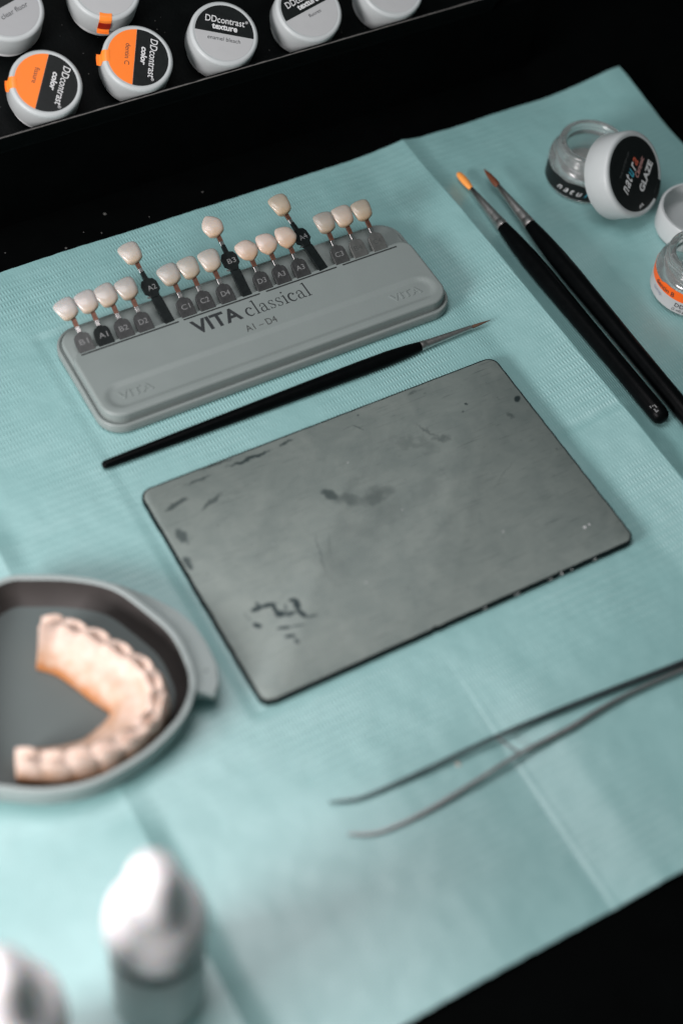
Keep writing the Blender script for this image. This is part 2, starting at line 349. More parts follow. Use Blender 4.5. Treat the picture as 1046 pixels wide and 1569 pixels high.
# ------------------------------------------------------------------ the table
mb = MB(); mb.box(-1500, 2100, -1200, 2400, -30, -1.2)
t_ = mb.build('tabletop', M['table'], smooth=False); tag(t_, kind='structure')

# ------------------------------------------------------------------ the folded paper mat
def hash2(i, j, s=0):
    r = math.sin(i * 127.1 + j * 311.7 + s * 74.7) * 43758.5453
    return r - math.floor(r)
def vnoise(x, y, s=0):
    i, j = math.floor(x), math.floor(y); fx, fy = x - i, y - j
    fx = fx * fx * (3 - 2 * fx); fy = fy * fy * (3 - 2 * fy)
    a = hash2(i, j, s); b = hash2(i + 1, j, s); c = hash2(i, j + 1, s); d = hash2(i + 1, j + 1, s)
    return (a + (b - a) * fx) * (1 - fy) + (c + (d - c) * fx) * fy
def sstep(a, b, x):
    t = max(0, min(1, (x - a) / (b - a))); return t * t * (3 - 2 * t)
def mat_h(x, y):
    h = 0.0
    # mountain fold between slab and brushes
    xr = 440 + .5 * (vnoise(y / 60, 1) - .5)
    d = x - xr
    amp = 6.0 * (0.8 + .2 * vnoise(y / 80, 3)) * (.62 + .38 * sstep(600, 540, y) if y > 540 else 1)
    if d < 0: h += amp * max(0, 1 + d / 33) ** 1.15
    else: h += amp * (.72 * max(0, 1 - d / 12) ** 1.2 + .28 * max(0, 1 - d / 40))
    # mountain fold on the left
    d = x - (110 + .6 * (vnoise(y / 50, 5) - .5))
    amp = 3.6 * (.7 + .3 * vnoise(y / 70, 9)) * (1 - .65 * sstep(255, 285, y) * (1 - sstep(395, 440, y)))
    fade = 1 - sstep(425, 470, y)
    if d < 0: h += amp * fade * max(0, 1 + d / 46) ** 1.3
    else: h += amp * fade * max(0, 1 - d / 11) ** 1.2
    # valley fold in front of the slab
    k = 1 - sstep(225, 300, y)
    d = x - (274 + .8 * (vnoise(y / 30, 12) - .5))
    w = 2.2 * k
    h += w * (min(1, max(0, -d) / 55) if d < 0 else min(1, d / 26)) * 1.0
    h += .16 * k * math.exp(-((d - 1.6) / 1.6) ** 2)
    # cross fold
    if x > 396:
        h -= .8 * math.exp(-((y - 376) / 1.8) ** 2) * (1 - sstep(438, 446, x))
    # soft swells, kept away from where things lie flat
    free = 1.0
    if 180 < x < 400 and 296 < y < 552: free = .12
    h += free * (1.5 * (vnoise(x / 70, y / 95, 20) - .35) + .55 * (vnoise(x / 24, y / 30, 30) - .5))
    h += free * .22 * (vnoise(x / 7, y / 9, 40) - .5)
    # far right corner lifts a little, edges curl down
    h += 7 * sstep(540, 605, x) * sstep(540, 606, y)
    return max(h, -0.6)
nx, ny = 300, 205
X0, X1, Y0, Y1 = -60.0, 601.0, 143.6, 605.6
xs_ = sorted(set([round(X0 + (X1 - X0) * i / 250, 3) for i in range(251)] + [round(c_ + q * .6, 3) for c_ in (110, 274, 440) for q in range(-11, 12)]))
nx = len(xs_) - 1
top = []; bot = []
for j in range(ny + 1):
    for i in range(nx + 1):
        v = j / ny
        x = xs_[i]; y = Y0 + (Y1 - Y0) * v
        ey = 1.0 * (vnoise(x / 40, 77) - .5) + .35 * (vnoise(x / 3, 78) - .5); ex = 2.0 * (vnoise(y / 45, 79) - .5)
        if j == ny: y += ey
        if j == 0: y += ey * 1.3
        if i == nx: x += ex
        z = mat_h(x, y)
        top.append((x, y, z)); bot.append((x, y, z - .55))
mb = MB(); n1 = nx + 1
fs = [(j * n1 + i, j * n1 + i + 1, (j + 1) * n1 + i + 1, (j + 1) * n1 + i) for j in range(ny) for i in range(nx)]
K = len(top)
fb = [tuple(q + K for q in f[::-1]) for f in fs]
edge = [j for j in range(n1)] + [j * n1 + nx for j in range(1, ny + 1)] + [ny * n1 + i for i in range(nx - 1, -1, -1)] + [j * n1 for j in range(ny - 1, 0, -1)]
fe = [(edge[(k + 1) % len(edge)], edge[k], edge[k] + K, edge[(k + 1) % len(edge)] + K) for k in range(len(edge))]
mb.add(top + bot, fs + fb + fe)
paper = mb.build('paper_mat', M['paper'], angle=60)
tag(paper, 'pale teal embossed paper mat with fold creases spread on the black table', 'paper mat')

# ------------------------------------------------------------------ shade guide tray
gx0, gx1, gy0, gy1 = 185.2, 396.6, 472.2, 547.0
guide = thing('shade_guide_tray', 'long grey plastic shade guide tray with rounded corners and dark printing', 'shade guide', ((gx0 + gx1) / 2, (gy0 + gy1) / 2, .5))
gcx, gcy = (gx0 + gx1) / 2, (gy0 + gy1) / 2
def G(x, y, z): return (x - gcx, y - gcy, z)
mb = MB()
prof = [(1.4, 0), (.3, .5), (0, 1.4), (.1, 5.3), (.5, 6.0), (1.1, 6.2), (1.7, 5.9), (2.0, 5.2), (2.8, 5.1), (3.2, 5.6)]
mb.rings([[G(x, y, z) for x, y in inset_rr(gx0, gx1, gy0, gy1, 14, d)] for d, z in prof])
mb.build('base', M['grey'], guide, angle=50)
# raised rear ledge where the tabs lie
mb = MB()
mb.rings([[G(x, y, z) for x, y in rrect(gx0 + 2.9 + d, gx1 - 2.9 - d, 518, gy1 - 2.9 - d, 10, 8, (1, 11 - d, 11 - d, 1))] for d, z in ((0, 5.3), (0, 7.4), (.5, 8.1), (1.3, 8.4))])
mb.build('rear_ledge', M['grey'], guide, angle=50)
# top panel as a relief surface
px0, px1, py0, py1 = 187.9, 393.9, 474.9, 524.6
def sd_rr(x, y, x0, x1, y0, y1, r):
    qx = abs(x - (x0 + x1) / 2) - (x1 - x0) / 2 + r; qy = abs(y - (y0 + y1) / 2) - (y1 - y0) / 2 + r
    return math.hypot(max(qx, 0), max(qy, 0)) + min(max(qx, qy), 0) - r
def prow(y, r=11.5):
    rr = r if y < 500 else 7
    dy = min(y - py0, py1 - y)
    k = 0 if dy >= rr else rr - math.sqrt(max(0, rr * rr - (rr - dy) ** 2))
    return px0 + k, px1 - k
def dens(n, a, b, e):
    out = []
    for i in range(n + 1):
        t = i / n; out.append(a + (b - a) * (t * .75 + .25 * (.5 - .5 * math.cos(PI * t))) )
    return out
ys = [py0 + q for q in (0, .15, .4, .75, 1.1, 1.5, 2, 2.6)] + [py0 + 2.6 + (py1 - py0 - 5.2) * i / 60 for i in range(1, 60)] + [py1 - q for q in (2.6, 2, 1.5, 1.1, .75, .4, .15, 0)]
us = [0, .0007, .002, .0036, .0055, .0075, .010, .013] + [.013 + .974 * i / 110 for i in range(1, 110)] + [1 - q for q in (.013, .010, .0075, .0055, .0036, .002, .0007, 0)]
def sd_panel(x, y):
    r = 11.5 if y < 500 else 7
    return sd_rr(x, y, px0, px1, py0 if y < 500 else py0 - 60, py1 if y >= 500 else py1 + 60, r)
grid = []
for y in ys:
    a, b = prow(y)
    for u in us:
        x = a + (b - a) * u
        d = -sd_panel(x, y)
        z = 12.0
        if d < 1.6: z -= 1.6 * (1 - math.sqrt(max(0, 1 - (1 - max(d, 0) / 1.6) ** 2)))
        sd = sd_rr(x, y, 192.6, 389.2, 479.2, 496.0, 8.4)
        z -= 0.95 * (1 - sstep(-2.6, .4, sd))
        z += .10 * math.exp(-((sd - 1.0) / .7) ** 2)
        grid.append(G(x, y, z))
nu = len(us); nyy = len(ys)
mb = MB()
fs = [(j * nu + i, j * nu + i + 1, (j + 1) * nu + i + 1, (j + 1) * nu + i) for j in range(nyy - 1) for i in range(nu - 1)]
edge = [i for i in range(nu)] + [j * nu + nu - 1 for j in range(1, nyy)] + [(nyy - 1) * nu + i for i in range(nu - 2, -1, -1)] + [j * nu for j in range(nyy - 2, 0, -1)]
K = len(grid)
grid2 = grid + [(grid[e][0], grid[e][1], 5.0) for e in edge]
fe = [(edge[(k + 1) % len(edge)], edge[k], K + k, K + (k + 1) % len(edge)) for k in range(len(edge))]
mb.add(grid2, fs + fe)
mb.build('top_panel', M['grey'], guide, angle=60)
# slits between tab groups
mb = MB()
for a, b in ((193.2, 249.5), (252.2, 298.3), (302.0, 346.4), (350.0, 385.2)):
    mb.prism([G(x, y, 0)[:2] for x, y in rrect(a, b, 520.7, 521.7, .45, 3)], 11.85, 12.06)
mb.build('slit', M['slit'], guide, smooth=False)
def emboss(x, y, w, h):
    t = text_geo('VITA', 6, bold=.012, shear=.0, thick=.35); place_text(t, *G(x, y, 11.0), 0, w, h)
    t.build('embossed_lettering', M['grey'], guide, smooth=False)
emboss(199, 485.3, 19, 5.2); emboss(361.8, 485.3, 19, 5.2)
t = text_geo('VITA', 13, bold=.028, thick=.06); place_text(t, *G(254, 508.6, 12.0), 0, 28.2, 9.8); t.build('printed_word', M['ink'], guide, smooth=False)
t = text_geo('A1 \u2013 D4', 6, thick=.06); place_text(t, *G(279.4, 499.0, 12.0), 0, 18.4, 4.5); t.build('printed_range', M['ink_soft'], guide, smooth=False)

# serif word drawn stroke by stroke (x-height 1)
def stroke(mb, pts, ws):
    n = len(pts); L = []; R_ = []
    for i, (x, y) in enumerate(pts):
        a = pts[max(0, i - 1)]; b = pts[min(n - 1, i + 1)]
        dx, dy = b[0] - a[0], b[1] - a[1]; l = math.hypot(dx, dy) or 1
        w = ws[min(len(ws) - 1, i)] if isinstance(ws, list) else ws
        L.append((x - dy / l * w / 2, y + dx / l * w / 2)); R_.append((x + dy / l * w / 2, y - dx / l * w / 2))
    poly = L + R_[::-1]; m2 = 2 * n
    vs = [(x, y, .06) for x, y in poly] + [(x, y, 0) for x, y in poly]
    fs = [(i, m2 - 1 - i, m2 - 2 - i, i + 1) for i in range(n - 1)] + [(i, (i + 1) % m2, (i + 1) % m2 + m2, i + m2) for i in range(m2)]
    mb.add(vs, fs)
def arc(cx_, cy_, rx, ry, a0, a1, n=18): return [(cx_ + rx * math.cos(math.radians(a0 + (a1 - a0) * i / n)), cy_ + ry * math.sin(math.radians(a0 + (a1 - a0) * i / n))) for i in range(n + 1)]
def wv(n, lo, hi, ph=0.0): return [lo + (hi - lo) * math.sin(PI * min(1, max(0, i / n + ph))) for i in range(n + 1)]
def glyph(mb, ch, ox, sc_):
    g = MB()
    if ch == 'c':
        stroke(g, arc(.44, .5, .34, .47, 48, 318, 22), wv(22, .055, .165)); stroke(g, arc(.63, .80, .05, .05, 0, 360, 10), .09)
    if ch == 'l':
        stroke(g, [(.25, 0), (.25, 1.62)], .13); stroke(g, [(.05, .035), (.46, .035)], .06); stroke(g, [(.05, 1.53), (.28, 1.62)], .07)
    if ch == 'i':
        stroke(g, [(.25, 0), (.25, 1.0)], .13); stroke(g, [(.05, .035), (.46, .035)], .06); stroke(g, [(.05, .92), (.28, 1.0)], .07); stroke(g, arc(.24, 1.37, .045, .045, 0, 360, 10), .10)
    if ch == 'a':
        stroke(g, arc(.36, .68, .22, .28, 165, 0, 14) + [(.58, .12), (.66, .03), (.78, .07)], [.07] * 4 + [.06] * 4 + [.11] * 10)
        stroke(g, [(.58, .60)] + arc(.34, .27, .22, .26, 110, 250, 12) + [(.45, .06), (.58, .17)], [.05] * 2 + [.12] * 11 + [.06] * 2); stroke(g, arc(.155, .74, .035, .035, 0, 360, 8), .07)
    if ch == 's':
        stroke(g, arc(.34, .74, .20, .22, 25, 205, 12)[:-1] + [(.22, .60), (.36, .49), (.50, .39)] + arc(.33, .26, .21, .23, 20, -155, 12), [.06] * 10 + [.11] * 8 + [.06] * 10); stroke(g, [(.53, .96), (.53, .72)], .05); stroke(g, [(.12, .28), (.12, .02)], .05)
    mb.add([(ox + x * sc_, y * sc_, z) for x, y, z in g.v], g.f)
mb = MB(); ox = 0
for ch in 'classical':
    glyph(mb, ch, ox, 6.3); ox += {'c': .80, 'l': .50, 'a': .84, 's': .68, 'i': .50}[ch] * 6.3 * 1.03
mb.xf(lambda x, y, z: G(284.6 + x, 508.4 + y, 12.0 + z)); mb.build('printed_serif_word', M['ink'], guide, smooth=False)

# ------------------------------------------------------------------ shade tabs
def tooth(mb, w, L, th, kind):
    nu_, nv_ = 20, 16; rr = []
    for j in range(nv_ + 1):
        t = j / nv_
        tt = .5 - .5 * math.cos(PI * t)
        tab_ = ((0, .60), (.12, .82), (.45, 1.04), (.62, 1.0), (.80, .76), (.93, .44), (1, .20)) if kind == 'canine' else ((0, .62), (.12, .78), (.4, .93), (.7, 1.02), (.88, .98), (.96, .84), (1, .60))
        for (ta, wa), (tb_, wb_) in zip(tab_, tab_[1:]):
            if ta <= tt <= tb_: wd = wa + (wb_ - wa) * (tt - ta) / (tb_ - ta)
        end = 1
        st = math.sqrt(max(0.0, 1 - max(0, (.16 - tt) / .16) ** 2))
        ww = w / 2 * wd * end * (st if j else .35)
        hh = th / 2 * (1.0 - .55 * tt ** 1.6) * (.35 if j == 0 else (1 if j < nv_ else .5)) * (.6 + .4 * st)
        bow = 1.2 * math.sin(PI * tt * .8) 
        ring = []
        for i in range(nu_):
            a = 2 * PI * i / nu_; c, s_ = math.cos(a), math.sin(a)
            ex = abs(c) ** .8 * (1 if c > 0 else -1); ez = abs(s_) ** .9 * (1 if s_ > 0 else -1)
            lob = 1 + (.05 * math.cos(3 * PI * ex) if kind != 'canine' else 0) * tt * (1 if s_ > 0 else 0)
            yy = L * tt + (0.5 * (1 - ex * ex) if j == nv_ else 0)
            ring.append((ww * ex, yy, hh * ez * lob + bow))
        rr.append(ring)
    mb.rings(rr)
tabs = [  # code, x, raised, tooth colour, kind, yaw, holder tone (reflections in the colour)
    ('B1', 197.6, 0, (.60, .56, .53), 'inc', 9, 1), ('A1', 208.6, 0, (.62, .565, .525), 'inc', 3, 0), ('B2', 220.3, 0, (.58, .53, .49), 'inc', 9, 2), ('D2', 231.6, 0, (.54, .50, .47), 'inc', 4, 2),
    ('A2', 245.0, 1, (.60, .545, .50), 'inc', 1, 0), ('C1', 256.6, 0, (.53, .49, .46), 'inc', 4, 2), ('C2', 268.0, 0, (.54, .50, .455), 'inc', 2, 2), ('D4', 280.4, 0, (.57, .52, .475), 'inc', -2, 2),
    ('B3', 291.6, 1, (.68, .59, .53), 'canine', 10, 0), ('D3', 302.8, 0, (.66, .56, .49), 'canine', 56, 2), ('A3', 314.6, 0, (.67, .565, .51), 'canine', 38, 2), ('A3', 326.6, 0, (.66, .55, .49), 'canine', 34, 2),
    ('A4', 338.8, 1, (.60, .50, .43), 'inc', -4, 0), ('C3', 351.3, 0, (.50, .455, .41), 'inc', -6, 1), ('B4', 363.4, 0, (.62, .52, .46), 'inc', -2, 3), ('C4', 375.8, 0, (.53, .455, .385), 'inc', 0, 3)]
TC = [tuple(v_ * f_ for v_, f_ in zip(t_c, (1.04, 1.04, 1.06))) for t_c in [(.46, .43, .395), (.47, .425, .385), (.44, .40, .355), (.40, .37, .33), (.46, .415, .36), (.385, .36, .32), (.395, .365, .31), (.43, .39, .335), (.52, .44, .37), (.49, .40, .33), (.51, .42, .355), (.49, .395, .32), (.42, .355, .27), (.345, .31, .26), (.45, .38, .31), (.375, .32, .245)]]
hm = {0: M['holder'], 2: mat('dull_black_tab_metal', (0.034, 0.036, 0.036), 0.4, metal=.3, spec=.4, noise=.5, nscale=500, bump=.15), 1: M['holder_reflecting'],
      3: mat('tab_metal_bright_reflection', (0.10, 0.105, 0.10), 0.42, metal=.4, noise=.3, nscale=500, bump=.15)}  # palest tab metal, a brighter reflection painted as base colour
desc = {
 0: 'first shade tab from the left end of the grey tray, dull grey holder',
 1: 'low shade tab marked A1, second from the left end of the tray',
 2: 'low shade tab marked B2, between the A1 and D2 tabs',
 3: 'low shade tab marked D2, just left of the raised A2 tab',
 4: 'raised shade tab marked A2 pulled out above its neighbours, black holder',
 5: 'low shade tab just right of the raised A2 tab, greyish tooth',
 6: 'low shade tab marked C2, middle of the three between two raised tabs',
 7: 'low shade tab marked D4 above the printed word, beside the raised pointed tooth',
 8: 'raised shade tab with a pointed upright tooth, middle of the three raised',
 9: 'low shade tab marked D3 with a pointed tooth turned to the left',
 10: 'low shade tab marked A3 with a glossy pointed tooth, next to the D3 tab',
 11: 'low pointed shade tab just left of the rightmost raised tab',
 12: 'rightmost of the three raised shade tabs, darker yellowish tooth',
 13: 'low shade tab with greyish square tooth just right of the rightmost raised tab',
 14: 'low shade tab second from the right end of the tray, pale grey holder',
 15: 'last shade tab at the right end of the tray, beige square tooth'}
for k, (code, x, raised, colr, kind, yaw, tone) in enumerate(tabs):
    al = math.radians(20 if raised else 24)
    rot = basis((1, 0, 0), (0, math.cos(al), math.sin(al)), (0, -math.sin(al), math.cos(al)))
    if raised:
        rz_ = math.radians({4: 4, 8: 0, 12: 9}[k]); rot = Matrix.Rotation(rz_, 3, 'Z').to_quaternion() @ rot
    tb = thing('shade_tab', desc[k], 'shade tab', (x, 525.0, 12.6), 'shade tabs standing in the grey tray', rot)
    mb = MB(); s0 = 16.2 if raised else 0.0
    if raised:
        mb.prism([(-2.9, -4), (2.9, -4), (2.9, s0 - 2.5), (2.4, s0 - 2), (-2.4, s0 - 2), (-2.9, s0 - 2.5)], -.7, .7)
        pts = [(-2.4, s0 - 2.2), (2.4, s0 - 2.2), (2.8, s0), (4.6, s0 + 1.6), (4.7, s0 + 6.2), (3.4, s0 + 8.6), (1.3, s0 + 9.2), (1.1, s0 + 14), (-1.1, s0 + 14), (-1.3, s0 + 9.2), (-3.4, s0 + 8.6), (-4.7, s0 + 6.2), (-4.6, s0 + 1.6), (-2.8, s0)]
        mb.prism(pts, -1.0, 1.0); st0 = s0 + 14; 
    else:
        pts = [(-4.5, -2.5), (4.5, -2.5), (4.5, 4.6), (4.1, 6.6), (3.0, 7.8), (1.5, 8.2), (1.3, 8.9), (-1.3, 8.9), (-1.5, 8.2), (-3.0, 7.8), (-4.1, 6.6), (-4.5, 4.6)]
        mb.prism(pts, -1.0, 1.0); st0 = 8.9
    mb.build('holder', hm[tone], tb, smooth=False, bevel=.25)
    stl = 7.2 if not raised else 4.8
    mb = MB(); mb.prism([(-1.15, st0 - .6), (1.15, st0 - .6), (1.2, st0 + stl + 1.5), (-1.2, st0 + stl + 1.5)], -.45, .45)
    stm = mb.build('stem', M['stem'], tb, smooth=False, bevel=.12)
    mb = MB(); mb.prism([(-1.25, st0 + stl * .45), (1.25, st0 + stl * .45), (1.3, st0 + stl + 1.0), (-1.3, st0 + stl + 1.0)], -.52, .52)
    mb.build('stem_reflection', M['stem_refl'], tb, smooth=False, bevel=.1)  # coloured sleeve that paints the tooth's reflection on the stem
    # tooth
    mb = MB(); L = 11.7 if kind != 'canine' else 12.6; tooth(mb, (12.0 if kind != 'canine' else 11.8) + .35 * (k % 3) * .5, L + (k * 7 % 5) * .15, 5.2, kind)
    ya = math.radians(yaw + (5 if kind == 'inc' else 0)); c, s_ = math.cos(ya), math.sin(ya); y0_ = st0 + stl + .8
    ti = math.radians(-6)
    pv_ = L * .42 if abs(yaw) > 12 else 0
    mb.xf(lambda a, b, d: (a * c - (b - pv_) * s_, y0_ + (a * s_ + (b - pv_) * c) + pv_ * (.86 if pv_ else 0), d + .3))
    mb.build('tooth', tooth_mat(k, TC[k], y0_, L), tb, angle=80, subsurf=1)
    t = text_geo(code, 4.4, bold=.0, thick=.05)
    place_text(t, (.4 if raised else 0), s0 + (3.6 if raised else 3.2), 1.0, 0, 5.0, 2.9, center=True)
    t.build('engraved_code', M['engr'] if tone < 3 else M['ink_soft'], tb, smooth=False)
    if raised:
        mb = MB(); mb.prism([(-4.5, s0 - 1.0), (-2.9, s0 - 1.6), (-2.8, s0 - 1.1), (-4.4, s0 - .5)], -.3, .9)
        mb.build('wire_clip', M['stem'], tb, smooth=False)

# ------------------------------------------------------------------ brushes
def brush(label, tip, end, parts, zt, ze):
    a = Vector((tip[0], tip[1], zt)); b = Vector((end[0], end[1], ze)); d = (a - b); Ln = d.length
    ax = d.normalized(); side = Vector((0, 0, 1)).cross(ax).normalized(); up = ax.cross(side)
    root = thing('paintbrush', label, 'paintbrush', b, 'fine brushes lying on the paper', basis(side, up, ax))
    for name, prof, m, flat in parts(Ln):
        mb = MB(); mb.lathe([(r, z) for r, z in prof], 28)
        if flat != 1: mb.xf(lambda x, y, z: (x, y * flat, z))
        mb.build(name, m, root, angle=50)
    return root
def bigbrush(bm, brist):
    def f(L):
        fz = L - 51; bz = L - 16
        h = [(1.0, 0), (3.2, .8), (4.6, 2.6), (5.1, 6), (5.0, 30), (5.0, 60), (5.3, 95), (5.6, fz - 45), (5.4, fz - 28), (4.6, fz - 12), (3.6, fz)]
        fe = [(3.5, fz - .3), (3.65, fz + .3), (3.6, fz + 4), (3.35, fz + 4.4), (3.4, fz + 5), (3.0, fz + 10), (2.95, fz + 11), (3.0, fz + 11.5), (2.3, fz + 22), (1.5, bz), (1.3, bz + .3)]
        return [('handle', h, M['black_handle'], 1), ('ferrule', fe, M['ferrule'], 1), ('bristles', [(r, bz - .5 + z) for r, z in brist], bm, .7)]
    return f
ob_br = [(1.2, 0), (1.9, 3), (2.3, 7), (2.35, 11), (2.0, 14), (1.2, 15.8), (.3, 16.3)]
rb_br = [(1.3, 0), (2.1, 3), (2.1, 6), (1.6, 11), (.9, 14.5), (.2, 16.8)]
br1 = brush('black brush with golden orange rounded bristles beside the mountain fold', (454.7, 565.9), (453.6, 354.0), bigbrush(M['br_orange'], ob_br), 5.0, 6.2)
br2 = brush('black brush with dark red brown pointed bristles, right of the orange one', (468.0, 558), (467.0, 344.0), bigbrush(M['br_brown'], rb_br), 9.0, 6.2)
# scuffed mark near the end of the first handle
mb = MB()
for (a, z, w, l) in ((.9, 5.5, .5, 2.6), (1.2, 7.5, .5, 2.2), (.75, 9, .4, 1.6), (1.05, 4.6, .9, .6), (1.0, 8.6, .8, .5)):
    pts = []
    for (da, dz) in ((-w / 10, -l / 2), (w / 10, -l / 2), (w / 10, l / 2), (-w / 10, l / 2)):
        pts.append((5.16 * math.cos(a + da), 5.16 * math.sin(a + da), z + dz))
    mb.add(pts, [(0, 1, 2, 3)])
mb.build('scuff_mark', M['engr'], br1, smooth=False)
def thin(L):
    fz = L - 45; bz = L - 12
    h = [(.6, 0), (1.7, .5), (2.25, 2), (2.4, 6), (2.6, 18), (2.9, 40), (3.4, 80), (3.9, 120), (4.2, 150), (4.1, fz - 20), (3.5, fz - 8), (2.7, fz)]
    fe = [(2.6, fz - .3), (2.7, fz + .4), (2.6, fz + 3), (2.4, fz + 3.3), (2.45, fz + 4), (2.2, fz + 8), (1.9, fz + 17), (1.2, bz), (.9, bz + .2)]
    b = [(.8, bz - .3), (1.0, bz + 2), (.8, bz + 6), (.4, bz + 10), (.1, bz + 13)]
    return [('handle', h, M['black_handle'], 1), ('ferrule', fe, M['ferrule'], 1), ('bristles', b, M['br_dark'], .9)]
brush('slim black brush with a fine dark tip lying between shade guide and grey plate', (408.6, 457.2), (175.6, 457.0), thin, 3.4, 2.9)

# ------------------------------------------------------------------ mixing plate
pcx, pcy = 290.2, 365.9
plate = thing('mixing_plate', 'flat grey rounded mixing plate with smudges and dark stains', 'mixing plate', (pcx, pcy, .3))
W2, H2 = 105.6, 67.6
base_o = rrect(-W2, W2, -H2, H2, 6, 7)
def rough_outline(ins, amp, sd):
    pts = []
    src = rrect(-W2 + ins, W2 - ins, -H2 + ins, H2 - ins, 6 - ins, 7)
    n = len(src)
    for i in range(n):
        a = src[i]; b = src[(i + 1) % n]; l = math.hypot(b[0] - a[0], b[1] - a[1]); m = max(1, int(l / 2.2))
        for k in range(m):
            t = k / m; x = a[0] + (b[0] - a[0]) * t; y = a[1] + (b[1] - a[1]) * t
            q = amp * (vnoise(x / 3 + 50, y / 3 + 50, sd) - .5) + (amp * 2.2 if hash2(i, k, sd) > .988 else 0)
            nl = math.hypot(x, y); pts.append((x - x / nl * q, y - y / nl * q))
    return pts
o1 = rough_outline(0, .35, 3); o2 = rough_outline(.15, .35, 3); o3 = rough_outline(.95, .3, 3); o4 = rough_outline(1.15, .3, 3)
mb = MB(); mb.rings([[(x, y, 0) for x, y in o2], [(x, y, .3) for x, y in o1], [(x, y, 3.6) for x, y in o1], [(x, y, 4.0) for x, y in o2]])
mb.build('backing', M['slab_edge'], plate, angle=40)
mb = MB(); mb.rings([[(x, y, 3.9) for x, y in o3], [(x, y, 4.15) for x, y in o3], [(x, y, 4.25) for x, y in o4]], cap0=False)
mb.build('face', M['slab'], plate, angle=60)
mb = MB()
for (x, y, a, b, hh) in ((33.5, -67.3, 1.6, .5, .8), (14.8, -67.3, 1.0, .4, .6), (53, -67.3, 1.2, .3, .4), (60, -67.3, .6, .3, .4), (80, -67.3, 1.2, .3, .4), (66, -67.3, .5, .3, .4)):
    mb = MB(); mb.add([(x - a, y - .55, 2.6), (x + a * .3, y - .75, 2.2), (x + a, y - .55, 2.9), (x + a * .8, y + .9, 4.3), (x - a * .7, y + .8 + b, 4.3)], [(0, 1, 2, 3, 4)])
    mb.build('chipped_edge', M['chip'], plate, smooth=False)
mb = MB()
for (x, y, r) in ((86, -50, .9), (89, -49.5, .6), (-30, -30, .4), (8, 0, .35), (47, -34, .45), (-2, 38, .3), (-60, 10, .3)):
    mb = MB(); mb.add([(x + r * math.cos(2 * PI * i / 7) * (1 + .3 * (i % 2)), y + r * math.sin(2 * PI * i / 7), 4.26) for i in range(7)] + [(x, y, 4.3 + r * .3)], [(i, (i + 1) % 7, 7) for i in range(7)])
    mb.build('pale_speck', M['label_white'], plate, smooth=False)

# ------------------------------------------------------------------ glass jars and loose caps
def cyl_text(mb, r, a0, z, size, height=None, italic=0, gap=.12):
    """wrap flat text round a jar of radius r, starting at angle a0 (increasing x goes counter-clockwise)"""
    return mb.xf(lambda x, y, d: ((r + gap + d) * math.cos(a0 + x / r), (r + gap + d) * math.sin(a0 + x / r), z + y))
def band(r, z0, z1, a0, a1, th=.1, n=40, ztop=None):
    mb = MB(); rings = []
    for i in range(n + 1):
        t = i / n; a = a0 + (a1 - a0) * t; zt = z1 if ztop is None else ztop(t)
        c, s_ = math.cos(a), math.sin(a)
        rings.append([(r * c, r * s_, z0), ((r + th) * c, (r + th) * s_, z0), ((r + th) * c, (r + th) * s_, zt), (r * c, r * s_, zt)])
    mb.rings(rings); return mb
def jar_glass(H):
    k = H / 28
    outer = [(21.5, 0), (23.5, .8), (24.1, 2.5), (24.1, 15 * k), (23.4, 18 * k), (21.6, 20 * k), (20.3, 20.8 * k), (19.9, 21.6 * k), (20.5, 22.4 * k), (20.5, 23.0 * k), (19.8, 23.6 * k), (20.4, 24.4 * k), (20.4, 25 * k), (19.8, 25.6 * k), (20.0, 27.2 * k), (19.4, H)]
    inner = [(16.6, H), (15.8, H - 1), (15.6, 22 * k), (17.2, 18 * k), (17.6, 14 * k), (16.6, 9 * k), (13, 6.2 * k), (7, 5.2 * k), (.05, 5.0 * k)]
    mb = MB(); mb.lathe(outer + inner, 72); return mb
jar = thing('glass_jar', 'open glass jar with black lettered band, under the leaning white cap', 'jar', (526, 534, 1.0))
jar_glass(28).build('glass_body', M['glass'], jar, angle=50)
cap_start = math.radians(195)
mb = band(24.15, 2.5, 13, math.radians(150), math.radians(345), ztop=lambda t: 13.2 + (1.2 * math.sin(t * 40) * .35) + (2.2 if .62 < t < .80 else 0))
mb.build('label_band', M['label_black'], jar, angle=50)
wx = 0
for ch, mm in zip('natura', ('print_white', 'print_white', 'print_white', 'print_white', 'print_blue', 'print_red')):
    t = text_geo(ch, 6.4, bold=-.005, shear=.45); xs = [q[0] for q in t.v]; w_ = max(xs) - min(xs); mn = min(xs)
    t.xf(lambda x, y, z: (x - mn + wx, y, z)); cyl_text(t, 24.25, math.radians(191), 5.6, 6)
    t.build('printed_letter', M[mm], jar, smooth=False); wx += w_ + 1.5
mb = MB(); mb.lathe([(15.5, 6.3), (16.2, 8.6), (15.0, 9.4), (9, 8.8), (.05, 8.6)], 48); 
mb.build('paste', M['gel'], jar, angle=60)

jar2 = thing('glass_jar', 'open glass jar with orange and white lettered band at the right edge', 'jar', (530, 430, 1.0))
jar_glass(29).build('glass_body', M['glass'], jar2, angle=50)
band(24.15, 1.6, 10.2, math.radians(120), math.radians(400)).build('white_band', M['label_white'], jar2, angle=50)
band(24.15, 10.22, 15.2, math.radians(120), math.radians(400), ztop=lambda t: 15.2 + (1.4 if .2 < t < .335 else 0)).build('orange_band', M['orange2'], jar2, angle=50)
for txt, a, z, sz, mm in (('dentin B', 166, 11.4, 4.4, 'ink'), ('comp.', 163, 6.3, 3.6, 'print_mauve'), ('DDBASE.1', 205, 5.9, 4.0, 'ink'), ('(2 ml) powder', 203, 3.0, 2.4, 'ink_soft')):
    t = text_geo(txt, sz); cyl_text(t, 24.3, math.radians(a), z, sz); t.build('printed_word', M[mm], jar2, smooth=False)

